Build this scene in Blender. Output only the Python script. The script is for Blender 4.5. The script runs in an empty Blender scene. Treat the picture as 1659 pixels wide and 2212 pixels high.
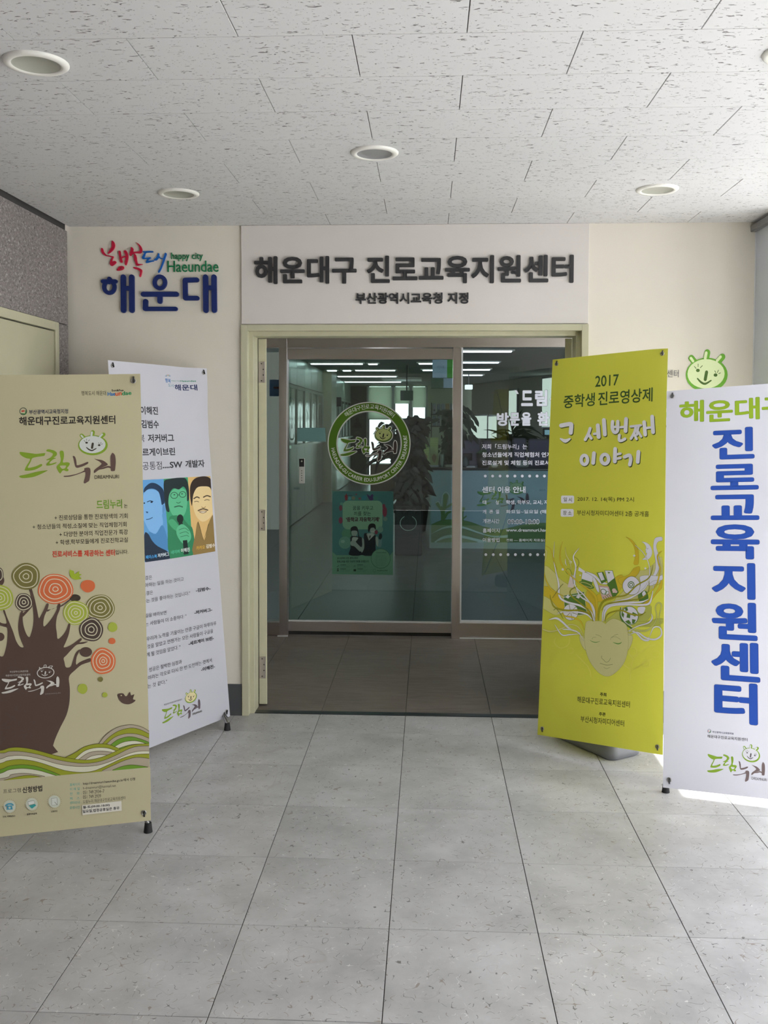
import bpy, math, random
from mathutils import Vector, Matrix
from mathutils.geometry import tessellate_polygon
random.seed(7)
sc = bpy.context.scene
COL = sc.collection
PI = math.pi

# ------------------------------------------------------------------ camera
F, CX, CY = 2030.98, 829.93, 1001.37
YAW, PITCH, ROLL = 0.0464, -0.0426, 0.0031
CAM = Vector((0.1263, -4.8476, 1.5352))
_f = Vector((-math.sin(YAW)*math.cos(PITCH), math.cos(YAW)*math.cos(PITCH), math.sin(PITCH)))
_r = Vector((math.cos(YAW), math.sin(YAW), 0.0))
_u = _r.cross(_f)
_r, _u = _r*math.cos(ROLL)+_u*math.sin(ROLL), _u*math.cos(ROLL)-_r*math.sin(ROLL)
cd = bpy.data.cameras.new('camera'); cam = bpy.data.objects.new('camera', cd); COL.objects.link(cam)
M3 = Matrix((_r, _u, -_f)).transposed()
cam.matrix_world = Matrix.Translation(CAM) @ M3.to_4x4()
cd.sensor_fit = 'VERTICAL'; cd.sensor_height = 36.0; cd.lens = F/2212*36.0
cd.shift_x = (829.5-CX)/2212; cd.shift_y = (CY-1106)/2212
cd.clip_start = 0.05; cd.clip_end = 300
sc.camera = cam

# ------------------------------------------------------------------ world, sun, exposure
W = bpy.data.worlds.new('sky'); sc.world = W; W.use_nodes = True
nt = W.node_tree; nt.nodes.clear()
sky = nt.nodes.new('ShaderNodeTexSky'); sky.sky_type = 'HOSEK_WILKIE'; sky.turbidity = 4.0; sky.ground_albedo = 0.45
sky.sun_direction = Vector((0.48, -0.15, 0.864))
mixw = nt.nodes.new('ShaderNodeMixRGB'); mixw.inputs[0].default_value = 0.65
mixw.inputs[2].default_value = (1.0, 0.945, 0.965, 1)
bg = nt.nodes.new('ShaderNodeBackground'); bg.inputs[1].default_value = 3.0
wo = nt.nodes.new('ShaderNodeOutputWorld')
nt.links.new(sky.outputs[0], mixw.inputs[1]); nt.links.new(mixw.outputs[0], bg.inputs[0]); nt.links.new(bg.outputs[0], wo.inputs[0])
sd = bpy.data.lights.new('sun', 'SUN'); sd.energy = 9.0; sd.angle = 0.012; sd.color = (1.0, 0.955, 0.95)
so = bpy.data.objects.new('sun', sd); COL.objects.link(so)
SUN_EL, SUN_AZ = math.radians(57.1), math.atan2(-0.3, 0.95)
sdir = Vector((math.cos(SUN_EL)*math.cos(SUN_AZ), math.cos(SUN_EL)*math.sin(SUN_AZ), math.sin(SUN_EL)))
so.rotation_euler = sdir.to_track_quat('Z', 'Y').to_euler(); so.location = (6, -3, 8)
def portal(name, loc, rot, sx, sy):
    l = bpy.data.lights.new(name, 'AREA'); l.shape = 'RECTANGLE'; l.size = sx; l.size_y = sy; l.cycles.is_portal = True
    o = bpy.data.objects.new(name, l); COL.objects.link(o); o.location = loc; o.rotation_euler = rot
portal('portal_side', (2.62, -2.8, 1.27), (0, PI/2, 0), 2.5, 4.9)
portal('portal_vestibule', (1.66, 1.0, 1.6), (0, PI/2, 0), 1.6, 1.5)
vs = sc.view_settings
vs.view_transform = 'Standard'; vs.look = 'None'; vs.exposure = 1.8; vs.gamma = 1.0; vs.use_curve_mapping = False
sc.cycles.max_bounces = 10; sc.cycles.diffuse_bounces = 6; sc.cycles.glossy_bounces = 4
sc.cycles.transparent_max_bounces = 24; sc.cycles.use_denoising = True
sc.cycles.sample_clamp_indirect = 8.0

# ------------------------------------------------------------------ projection helpers (pixel of the 1659x2212 frame -> point on a real plane)
def ray(x, y): return _f + _r*((x-CX)/F) - _u*((y-CY)/F)
def hit(x, y, P0, n):
    d = ray(x, y); t = (Vector(P0)-CAM).dot(n)/d.dot(n)
    return CAM + d*t
def onY(x, y, v): return hit(x, y, (0, v, 0), Vector((0, 1, 0)))
def onZ(x, y, v): return hit(x, y, (0, 0, v), Vector((0, 0, 1)))
def onX(x, y, v): return hit(x, y, (v, 0, 0), Vector((1, 0, 0)))

# ------------------------------------------------------------------ materials
def lin(c):
    if isinstance(c, str):
        c = c.lstrip('#'); c = tuple(int(c[i:i+2], 16)/255 for i in (0, 2, 4))
    return tuple((v/12.92 if v <= .04045 else ((v+.055)/1.055)**2.4) for v in c)
MATS = {}
def mat(name, color='#808080', rough=.6, metal=0.0, spec=.5, noise=0.0, nscale=20.0, bump=0.0, bscale=60.0, emit=None, estr=0.0, coat=0.0):
    if name in MATS: return MATS[name]
    m = bpy.data.materials.new(name); m.use_nodes = True; t = m.node_tree; b = t.nodes['Principled BSDF']
    col = lin(color)+(1,)
    b.inputs['Base Color'].default_value = col; b.inputs['Roughness'].default_value = rough
    b.inputs['Metallic'].default_value = metal; b.inputs['Specular IOR Level'].default_value = spec
    if coat: b.inputs['Coat Weight'].default_value = coat; b.inputs['Coat Roughness'].default_value = .15
    if noise or bump:
        g = t.nodes.new('ShaderNodeNewGeometry')
    if noise:
        n = t.nodes.new('ShaderNodeTexNoise'); n.inputs['Scale'].default_value = nscale; n.inputs['Detail'].default_value = 4
        t.links.new(g.outputs['Position'], n.inputs['Vector'])
        r = t.nodes.new('ShaderNodeMapRange'); r.inputs[3].default_value = 1-noise; r.inputs[4].default_value = 1+noise
        r.inputs[1].default_value = .3; r.inputs[2].default_value = .7
        t.links.new(n.outputs['Fac'], r.inputs[0])
        h = t.nodes.new('ShaderNodeHueSaturation'); h.inputs['Color'].default_value = col
        t.links.new(r.outputs[0], h.inputs['Value']); t.links.new(h.outputs[0], b.inputs['Base Color'])
    if bump:
        n2 = t.nodes.new('ShaderNodeTexNoise'); n2.inputs['Scale'].default_value = bscale; n2.inputs['Detail'].default_value = 3
        t.links.new(g.outputs['Position'], n2.inputs['Vector'])
        bp = t.nodes.new('ShaderNodeBump'); bp.inputs['Strength'].default_value = bump; bp.inputs['Distance'].default_value = .002
        t.links.new(n2.outputs['Fac'], bp.inputs['Height']); t.links.new(bp.outputs[0], b.inputs['Normal'])
    if emit:
        b.inputs['Emission Color'].default_value = lin(emit)+(1,); b.inputs['Emission Strength'].default_value = estr
    MATS[name] = m; return m
def banner_pvc(name, color, rough, trans=.22):
    m = mat(name, color, rough=rough, spec=.4, noise=.01, nscale=4); t = m.node_tree; b = t.nodes['Principled BSDF']
    tl = t.nodes.new('ShaderNodeBsdfTranslucent'); tl.inputs[0].default_value = lin(color)+(1,)
    mx = t.nodes.new('ShaderNodeMixShader'); mx.inputs[0].default_value = trans
    t.links.new(b.outputs[0], mx.inputs[1]); t.links.new(tl.outputs[0], mx.inputs[2]); t.links.new(mx.outputs[0], t.nodes['Material Output'].inputs[0])
    return m
def ink(c, rough=.55, mul=1.0):
    if mul != 1.0: c = '#'+''.join('%02x' % min(255, int(int(c.lstrip('#')[i:i+2], 16)*mul)) for i in (0, 2, 4))
    return mat('ink_'+c.lstrip('#'), c, rough=rough, spec=.3)
def mnodes(name):
    m = bpy.data.materials.new(name); m.use_nodes = True; MATS[name] = m
    return m, m.node_tree, m.node_tree.nodes['Principled BSDF']
def nd(t, typ, **kw):
    n = t.nodes.new(typ)
    for k, v in kw.items():
        if isinstance(k, str) and k.startswith('i'): n.inputs[int(k[1:])].default_value = v
        else: setattr(n, k, v)
    return n
def ramp(t, stops, interp='LINEAR'):
    n = t.nodes.new('ShaderNodeValToRGB'); cr = n.color_ramp; cr.interpolation = interp
    while len(cr.elements) < len(stops): cr.elements.new(.5)
    for e, (p, c) in zip(cr.elements, stops):
        e.position = p; e.color = (lin(c)+(1,)) if isinstance(c, str) else (c, c, c, 1)
    return n
def glass(name, tint, rough=0.0, ior=1.5):
    m = bpy.data.materials.new(name); m.use_nodes = True; t = m.node_tree; t.nodes.clear()
    o = t.nodes.new('ShaderNodeOutputMaterial'); mx = t.nodes.new('ShaderNodeMixShader')
    lw = nd(t, 'ShaderNodeLayerWeight'); lw.inputs[0].default_value = .5   # Schlick reflection on the front face only
    pw = nd(t, 'ShaderNodeMath', operation='POWER'); pw.inputs[1].default_value = 5.0; t.links.new(lw.outputs['Facing'], pw.inputs[0])
    r0 = 2*((ior-1)/(ior+1))**2; ma = nd(t, 'ShaderNodeMath', operation='MULTIPLY_ADD'); ma.inputs[1].default_value = 1-r0; ma.inputs[2].default_value = r0; t.links.new(pw.outputs[0], ma.inputs[0])
    ge = nd(t, 'ShaderNodeNewGeometry'); iv = nd(t, 'ShaderNodeMath', operation='SUBTRACT'); iv.inputs[0].default_value = 1.0; t.links.new(ge.outputs['Backfacing'], iv.inputs[1])
    fr = nd(t, 'ShaderNodeMath', operation='MULTIPLY'); t.links.new(ma.outputs[0], fr.inputs[0]); t.links.new(iv.outputs[0], fr.inputs[1])
    tr = t.nodes.new('ShaderNodeBsdfTransparent'); tr.inputs[0].default_value = tint+(1,)
    gl = t.nodes.new('ShaderNodeBsdfGlossy'); gl.inputs['Roughness'].default_value = rough
    t.links.new(fr.outputs[0], mx.inputs[0]); t.links.new(tr.outputs[0], mx.inputs[1]); t.links.new(gl.outputs[0], mx.inputs[2])
    t.links.new(mx.outputs[0], o.inputs[0]); MATS[name] = m; return m

def m_ceiling():
    m, t, b = mnodes('acoustic_tile')
    g = nd(t, 'ShaderNodeNewGeometry'); oi = nd(t, 'ShaderNodeObjectInfo')
    off = nd(t, 'ShaderNodeVectorMath', operation='SCALE'); comb = nd(t, 'ShaderNodeCombineXYZ')
    for i in range(3): t.links.new(oi.outputs['Random'], comb.inputs[i])
    t.links.new(comb.outputs[0], off.inputs[0]); off.inputs['Scale'].default_value = 30
    add = nd(t, 'ShaderNodeVectorMath', operation='ADD'); t.links.new(g.outputs['Position'], add.inputs[0]); t.links.new(off.outputs[0], add.inputs[1])
    mp = nd(t, 'ShaderNodeMapping'); mp.inputs['Scale'].default_value = (38, 112, 1); t.links.new(add.outputs[0], mp.inputs[0])
    n1 = nd(t, 'ShaderNodeTexNoise'); n1.inputs['Scale'].default_value = 1.0; n1.inputs['Detail'].default_value = 1.2; n1.inputs['Distortion'].default_value = 1.1
    t.links.new(mp.outputs[0], n1.inputs['Vector'])
    r1 = ramp(t, [(.66, 0.0), (.685, 1.0)]); t.links.new(n1.outputs['Fac'], r1.inputs[0])
    v = nd(t, 'ShaderNodeTexVoronoi'); v.inputs['Scale'].default_value = 150; t.links.new(add.outputs[0], v.inputs['Vector'])
    r2 = ramp(t, [(.14, 1.0), (.2, 0.0)]); t.links.new(v.outputs['Distance'], r2.inputs[0])
    sep = nd(t, 'ShaderNodeSeparateColor'); t.links.new(v.outputs['Color'], sep.inputs[0])
    gt = nd(t, 'ShaderNodeMath', operation='GREATER_THAN'); gt.inputs[1].default_value = .86; t.links.new(sep.outputs[0], gt.inputs[0])
    mu = nd(t, 'ShaderNodeMath', operation='MULTIPLY'); t.links.new(r2.outputs[0], mu.inputs[0]); t.links.new(gt.outputs[0], mu.inputs[1])
    mx = nd(t, 'ShaderNodeMath', operation='MAXIMUM'); t.links.new(r1.outputs[0], mx.inputs[0]); t.links.new(mu.outputs[0], mx.inputs[1])
    c = nd(t, 'ShaderNodeMixRGB'); c.inputs[1].default_value = lin('#cfcecd')+(1,); c.inputs[2].default_value = lin('#827f7d')+(1,)
    t.links.new(mx.outputs[0], c.inputs[0]); t.links.new(c.outputs[0], b.inputs['Base Color'])
    bp = nd(t, 'ShaderNodeBump'); bp.inputs['Strength'].default_value = .7; bp.inputs['Distance'].default_value = .003; bp.invert = True
    t.links.new(mx.outputs[0], bp.inputs['Height']); t.links.new(bp.outputs[0], b.inputs['Normal'])
    b.inputs['Roughness'].default_value = .9; b.inputs['Specular IOR Level'].default_value = .2
    return m
def m_floor(name, c1, c2, c3, fleck, rough, woven=False):
    m, t, b = mnodes(name)
    g = nd(t, 'ShaderNodeNewGeometry'); oi = nd(t, 'ShaderNodeObjectInfo')
    off = nd(t, 'ShaderNodeVectorMath', operation='SCALE'); comb = nd(t, 'ShaderNodeCombineXYZ')
    for i in range(3): t.links.new(oi.outputs['Random'], comb.inputs[i])
    t.links.new(comb.outputs[0], off.inputs[0]); off.inputs['Scale'].default_value = 20
    add = nd(t, 'ShaderNodeVectorMath', operation='ADD'); t.links.new(g.outputs['Position'], add.inputs[0]); t.links.new(off.outputs[0], add.inputs[1])
    n = nd(t, 'ShaderNodeTexNoise'); n.inputs['Scale'].default_value = 4.5; n.inputs['Detail'].default_value = 7; n.inputs['Roughness'].default_value = .62
    t.links.new(add.outputs[0], n.inputs['Vector'])
    r = ramp(t, [(.32, c1), (.5, c2), (.7, c3)]); t.links.new(n.outputs['Fac'], r.inputs[0])
    last = r.outputs[0]
    if woven:
        mp = nd(t, 'ShaderNodeMapping'); mp.inputs['Scale'].default_value = (7, 260, 1); t.links.new(add.outputs[0], mp.inputs[0])
        n2 = nd(t, 'ShaderNodeTexNoise'); n2.inputs['Scale'].default_value = 1; n2.inputs['Detail'].default_value = 3; t.links.new(mp.outputs[0], n2.inputs['Vector'])
        r2 = ramp(t, [(.35, 0.0), (.62, 0.5), (.72, 1.0)]); t.links.new(n2.outputs['Fac'], r2.inputs[0])
        mm = nd(t, 'ShaderNodeMixRGB'); mm.inputs[2].default_value = lin(fleck)+(1,)
        sc_ = nd(t, 'ShaderNodeMath', operation='MULTIPLY'); sc_.inputs[1].default_value = .55; t.links.new(r2.outputs[0], sc_.inputs[0])
        t.links.new(sc_.outputs[0], mm.inputs[0]); t.links.new(last, mm.inputs[1]); last = mm.outputs[0]
    else:
        # short curled chips: thin iso-lines of a noise, masked to scattered cells
        for k, (s, colr, thr) in enumerate([(34, '#5d5953', .80), (40, '#dddcd8', .88), (27, '#8d8176', .84)]):
            ad2 = nd(t, 'ShaderNodeVectorMath', operation='ADD'); ad2.inputs[1].default_value = (3.1*k, 7.7*k, 0); t.links.new(add.outputs[0], ad2.inputs[0])
            nn = nd(t, 'ShaderNodeTexNoise'); nn.inputs['Scale'].default_value = s; nn.inputs['Detail'].default_value = 0; t.links.new(ad2.outputs[0], nn.inputs['Vector'])
            ab = nd(t, 'ShaderNodeMath', operation='SUBTRACT'); ab.inputs[1].default_value = .5; t.links.new(nn.outputs['Fac'], ab.inputs[0])
            ab2 = nd(t, 'ShaderNodeMath', operation='ABSOLUTE'); t.links.new(ab.outputs[0], ab2.inputs[0])
            lt = nd(t, 'ShaderNodeMath', operation='LESS_THAN'); lt.inputs[1].default_value = .0125; t.links.new(ab2.outputs[0], lt.inputs[0])
            mk = nd(t, 'ShaderNodeTexVoronoi'); mk.inputs['Scale'].default_value = s*1.9; t.links.new(ad2.outputs[0], mk.inputs['Vector'])
            sp = nd(t, 'ShaderNodeSeparateColor'); t.links.new(mk.outputs['Color'], sp.inputs[0])
            gt = nd(t, 'ShaderNodeMath', operation='GREATER_THAN'); gt.inputs[1].default_value = thr; t.links.new(sp.outputs[0], gt.inputs[0])
            mu = nd(t, 'ShaderNodeMath', operation='MULTIPLY'); t.links.new(lt.outputs[0], mu.inputs[0]); t.links.new(gt.outputs[0], mu.inputs[1])
            m2 = nd(t, 'ShaderNodeMath', operation='MULTIPLY'); m2.inputs[1].default_value = .8; t.links.new(mu.outputs[0], m2.inputs[0])
            mm = nd(t, 'ShaderNodeMixRGB'); mm.inputs[2].default_value = lin(colr)+(1,)
            t.links.new(m2.outputs[0], mm.inputs[0]); t.links.new(last, mm.inputs[1]); last = mm.outputs[0]
        # faint long vein scratches
        wv = nd(t, 'ShaderNodeTexNoise'); wv.inputs['Scale'].default_value = 2.2; wv.inputs['Detail'].default_value = 2; wv.inputs['Distortion'].default_value = 1.5
        t.links.new(add.outputs[0], wv.inputs['Vector'])
        s1 = nd(t, 'ShaderNodeMath', operation='SUBTRACT'); s1.inputs[1].default_value = .56; t.links.new(wv.outputs['Fac'], s1.inputs[0])
        s2 = nd(t, 'ShaderNodeMath', operation='ABSOLUTE'); t.links.new(s1.outputs[0], s2.inputs[0])
        s3 = ramp(t, [(0.0, .22), (.004, 0.0)]); t.links.new(s2.outputs[0], s3.inputs[0])
        mm = nd(t, 'ShaderNodeMixRGB'); mm.inputs[2].default_value = lin('#8f7f76')+(1,)
        t.links.new(s3.outputs[0], mm.inputs[0]); t.links.new(last, mm.inputs[1]); last = mm.outputs[0]
    t.links.new(last, b.inputs['Base Color'])
    b.inputs['Roughness'].default_value = rough; b.inputs['Specular IOR Level'].default_value = .45
    n3 = nd(t, 'ShaderNodeTexNoise'); n3.inputs['Scale'].default_value = 9; n3.inputs['Detail'].default_value = 3; t.links.new(add.outputs[0], n3.inputs['Vector'])
    bp = nd(t, 'ShaderNodeBump'); bp.inputs['Strength'].default_value = .08; bp.inputs['Distance'].default_value = .002
    t.links.new(n3.outputs['Fac'], bp.inputs['Height']); t.links.new(bp.outputs[0], b.inputs['Normal'])
    return m
def m_granite():
    m, t, b = mnodes('chiselled_granite')
    g = nd(t, 'ShaderNodeNewGeometry')
    mp = nd(t, 'ShaderNodeMapping'); mp.inputs['Scale'].default_value = (60, 60, 90); mp.inputs['Rotation'].default_value = (.6, 0, 0); t.links.new(g.outputs['Position'], mp.inputs[0])
    n = nd(t, 'ShaderNodeTexNoise'); n.inputs['Scale'].default_value = 1.1; n.inputs['Detail'].default_value = 3; n.inputs['Distortion'].default_value = .8; t.links.new(mp.outputs[0], n.inputs['Vector'])
    r = ramp(t, [(.30, '#5a5453'), (.42, '#7c7573'), (.58, '#88817f'), (.70, '#b0a9a4')]); t.links.new(n.outputs['Fac'], r.inputs[0])
    t.links.new(r.outputs[0], b.inputs['Base Color']); b.inputs['Roughness'].default_value = .8
    bp = nd(t, 'ShaderNodeBump'); bp.inputs['Strength'].default_value = .5; bp.inputs['Distance'].default_value = .004
    t.links.new(n.outputs['Fac'], bp.inputs['Height']); t.links.new(bp.outputs[0], b.inputs['Normal'])
    return m
def m_steel(name, c, rough, stretch=(2, 2, 400)):
    m, t, b = mnodes(name)
    g = nd(t, 'ShaderNodeNewGeometry'); mp = nd(t, 'ShaderNodeMapping'); mp.inputs['Scale'].default_value = stretch; t.links.new(g.outputs['Position'], mp.inputs[0])
    n = nd(t, 'ShaderNodeTexNoise'); n.inputs['Scale'].default_value = 1; n.inputs['Detail'].default_value = 2; t.links.new(mp.outputs[0], n.inputs['Vector'])
    r = nd(t, 'ShaderNodeMapRange'); r.inputs[3].default_value = rough*.97; r.inputs[4].default_value = rough*1.03; t.links.new(n.outputs['Fac'], r.inputs[0])
    t.links.new(r.outputs[0], b.inputs['Roughness'])
    b.inputs['Base Color'].default_value = lin(c)+(1,); b.inputs['Metallic'].default_value = 1.0
    return m

# ------------------------------------------------------------------ mesh builder
class MB:
    def __init__(s): s.v = []; s.f = []; s.m = []; s.mats = []; s.sm = []
    def mi(s, m):
        if m not in s.mats: s.mats.append(m)
        return s.mats.index(m)
    def add(s, vs, fs, m, smooth=False):
        b = len(s.v); s.v += [Vector(v) for v in vs]; k = s.mi(m)
        for f in fs: s.f.append([b+i for i in f]); s.m.append(k); s.sm.append(smooth)
        return s
    def box(s, x0, x1, y0, y1, z0, z1, m, bev=0.0):
        x0, x1 = sorted((x0, x1)); y0, y1 = sorted((y0, y1)); z0, z1 = sorted((z0, z1))
        if bev <= 0:
            vs = [(x, y, z) for z in (z0, z1) for y in (y0, y1) for x in (x0, x1)]
            fs = [(0, 2, 3, 1), (4, 5, 7, 6), (0, 1, 5, 4), (2, 6, 7, 3), (0, 4, 6, 2), (1, 3, 7, 5)]
            return s.add(vs, fs, m)
        b = bev; vs = []; idx = {}
        for sx in (0, 1):
            for sy in (0, 1):
                for sz in (0, 1):
                    X, Y, Z = (x0, x1)[sx], (y0, y1)[sy], (z0, z1)[sz]
                    ix, iy, iz = (b if sx == 0 else -b), (b if sy == 0 else -b), (b if sz == 0 else -b)
                    for ax, p in enumerate([(X, Y+iy, Z+iz), (X+ix, Y, Z+iz), (X+ix, Y+iy, Z)]):
                        idx[(sx, sy, sz, ax)] = len(vs); vs.append(p)
        fs = []
        for a in (0, 1):
            fs.append([idx[(a, 0, 0, 0)], idx[(a, 1, 0, 0)], idx[(a, 1, 1, 0)], idx[(a, 0, 1, 0)]][::(-1 if a == 0 else 1)])
            fs.append([idx[(0, a, 0, 1)], idx[(1, a, 0, 1)], idx[(1, a, 1, 1)], idx[(0, a, 1, 1)]][::(1 if a == 0 else -1)])
            fs.append([idx[(0, 0, a, 2)], idx[(1, 0, a, 2)], idx[(1, 1, a, 2)], idx[(0, 1, a, 2)]][::(-1 if a == 0 else 1)])
        for a in (0, 1):
            for c in (0, 1):
                fs.append([idx[(a, c, 0, 0)], idx[(a, c, 1, 0)], idx[(a, c, 1, 1)], idx[(a, c, 0, 1)]])
                fs.append([idx[(a, 0, c, 0)], idx[(a, 1, c, 0)], idx[(a, 1, c, 2)], idx[(a, 0, c, 2)]])
                fs.append([idx[(0, a, c, 1)], idx[(1, a, c, 1)], idx[(1, a, c, 2)], idx[(0, a, c, 2)]])
                for d in (0, 1): fs.append([idx[(a, c, d, 0)], idx[(a, c, d, 1)], idx[(a, c, d, 2)]])
        return s.add(vs, fs, m)
    def cyl(s, p0, p1, r0, m, r1=None, n=16, caps=True, smooth=True):
        p0, p1 = Vector(p0), Vector(p1); r1 = r0 if r1 is None else r1
        d = (p1-p0).normalized(); a = d.orthogonal().normalized(); c = d.cross(a)
        vs = []
        for p, r in ((p0, r0), (p1, r1)):
            for i in range(n):
                t = 2*PI*i/n; vs.append(p+a*(r*math.cos(t))+c*(r*math.sin(t)))
        s.add(vs, [(i, (i+1) % n, n+(i+1) % n, n+i) for i in range(n)], m, smooth)
        if caps: s.add(vs[:n], [list(range(n))[::-1]], m); s.add(vs[n:], [list(range(n))], m)
        return s
    def tube(s, pts, r, m, n=8, closed=False):
        pts = [Vector(p) for p in pts]; k = len(pts); vs = []; ref = None
        for i, p in enumerate(pts):
            if closed: d = pts[(i+1) % k]-pts[i-1]
            else: d = pts[min(i+1, k-1)]-pts[max(i-1, 0)]
            d.normalize()
            if ref is None: ref = d.orthogonal().normalized()
            ref = (ref-d*ref.dot(d))
            ref = ref.normalized() if ref.length > 1e-6 else d.orthogonal().normalized()
            c = d.cross(ref); rr = r[i] if isinstance(r, (list, tuple)) else r
            vs += [p+ref*(rr*math.cos(2*PI*j/n))+c*(rr*math.sin(2*PI*j/n)) for j in range(n)]
        fs = []
        for i in range(k if closed else k-1):
            i2 = (i+1) % k
            for j in range(n): fs.append((i*n+j, i*n+(j+1) % n, i2*n+(j+1) % n, i2*n+j))
        s.add(vs, fs, m, True)
        if not closed: s.add(vs[:n], [list(range(n))[::-1]], m); s.add(vs[-n:], [list(range(n))], m)
        return s
    def lathe(s, c, prof, m, n=32, axis='Z'):
        vs = []; c = Vector(c)
        for r, h in prof:
            for i in range(n):
                t = 2*PI*i/n; p = (r*math.cos(t), r*math.sin(t), h) if axis == 'Z' else (r*math.cos(t), h, r*math.sin(t))
                vs.append(c+Vector(p))
        fs = [(a*n+i, a*n+(i+1) % n, (a+1)*n+(i+1) % n, (a+1)*n+i) for a in range(len(prof)-1) for i in range(n)]
        return s.add(vs, fs, m, True)
    def build(s, name, parent=None, kind=None, label=None, cat=None, group=None):
        me = bpy.data.meshes.new(name)
        base = Vector((0, 0, 0))
        if parent is not None: base = world_loc(parent)
        elif s.v:
            xs = [v.x for v in s.v]; ys = [v.y for v in s.v]; zs = [v.z for v in s.v]
            base = Vector(((min(xs)+max(xs))/2, (min(ys)+max(ys))/2, min(zs)))
        me.from_pydata([v-base for v in s.v], [], s.f)
        for m in s.mats: me.materials.append(m)
        me.polygons.foreach_set('material_index', s.m); me.polygons.foreach_set('use_smooth', s.sm)
        me.update()
        o = bpy.data.objects.new(name, me); COL.objects.link(o)
        if parent is not None: o.parent = parent
        else: o.location = base
        tag(o, label, cat, group, kind)
        return o
def world_loc(o):
    v = Vector((0, 0, 0))
    while o is not None: v += o.location; o = o.parent
    return v
def tag(o, label=None, cat=None, group=None, kind=None):
    if label: o['label'] = label
    if cat: o['category'] = cat
    if group: o['group'] = group
    if kind: o['kind'] = kind
    return o
def thing(name, label, cat, loc, group=None):
    o = bpy.data.objects.new(name, None); COL.objects.link(o); o.location = loc; o.empty_display_size = .1
    return tag(o, label, cat, group)
def struct(name, mb, parent=None): return mb.build(name, parent, kind='structure' if parent is None else None)

# ------------------------------------------------------------------ flat print on a plane
def smooth(pts, closed=True, k=6):
    n = len(pts); out = []
    rng = range(n) if closed else range(n-1)
    for i in rng:
        if closed: p = [pts[(i+j) % n] for j in (-1, 0, 1, 2)]
        else: p = [pts[max(0, i-1)], pts[i], pts[i+1], pts[min(n-1, i+2)]]
        for a in range(k):
            t = a/k; t2 = t*t; t3 = t2*t
            out.append(tuple(.5*((2*p[1][c])+(-p[0][c]+p[2][c])*t+(2*p[0][c]-5*p[1][c]+4*p[2][c]-p[3][c])*t2+(-p[0][c]+3*p[1][c]-3*p[2][c]+p[3][c])*t3) for c in (0, 1)))
    if not closed: out.append(tuple(pts[-1][:2]))
    return out
class Sheet:
    """A plane with axes w (right), u (up), n (towards the viewer); print is laid on it in thin layers."""
    def __init__(s, O, w, u, disp=None, off=.0004, step=.000015):
        s.O = Vector(O); s.w = Vector(w).normalized(); s.u = Vector(u).normalized(); s.n = s.w.cross(s.u)
        s.hold = None; s.nk = 0; s.mul = 1.0; s.disp = disp; s.off = off; s.step = step; s.layer = 0; s.parts = {}; s.cur = 'lettering'; s.ext = 0.0
    def uv(s, x, y):
        p = hit(x, y, s.O, s.n)-s.O
        return (p.dot(s.w), p.dot(s.u))
    def wp(s, a, b, h=0.0):
        d = s.disp(a, b) if s.disp else 0.0
        return s.O+s.w*a+s.u*b+s.n*(h+d)
    def mb(s):
        return s.parts.setdefault(s.cur, MB())
    def emit(s, verts, faces, m, dz=None):
        h = s.off+s.step*s.layer
        if s.ext <= 0:
            if dz: s.mb().add([s.wp(a, b, h-q*4e-6) for (a, b), q in zip(verts, dz)], faces, m)
            else: s.mb().add([s.wp(a, b, h) for a, b in verts], faces, m)
        else:
            n = len(verts); dz = dz or [0]*len(verts); top = [s.wp(a, b, s.ext+.00012*s.layer-q*3e-5) for (a, b), q in zip(verts, dz)]; bot = [s.wp(a, b, 0) for a, b in verts]
            ed = {}
            for f in faces:
                for i in range(len(f)):
                    e = (f[i], f[(i+1) % len(f)]); ed[e] = ed.get(e, 0)+1
            side = [(e[0], e[1], n+e[1], n+e[0]) for e in ed if (e[1], e[0]) not in ed]
            s.mb().add(top+bot, [list(f) for f in faces]+side, m)
    def build(s, parent):
        out = {}
        for k, m in s.parts.items():
            if m.f: out[k] = m.build(k.split('#')[0], parent)
        s.parts = {}; return out
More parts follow.
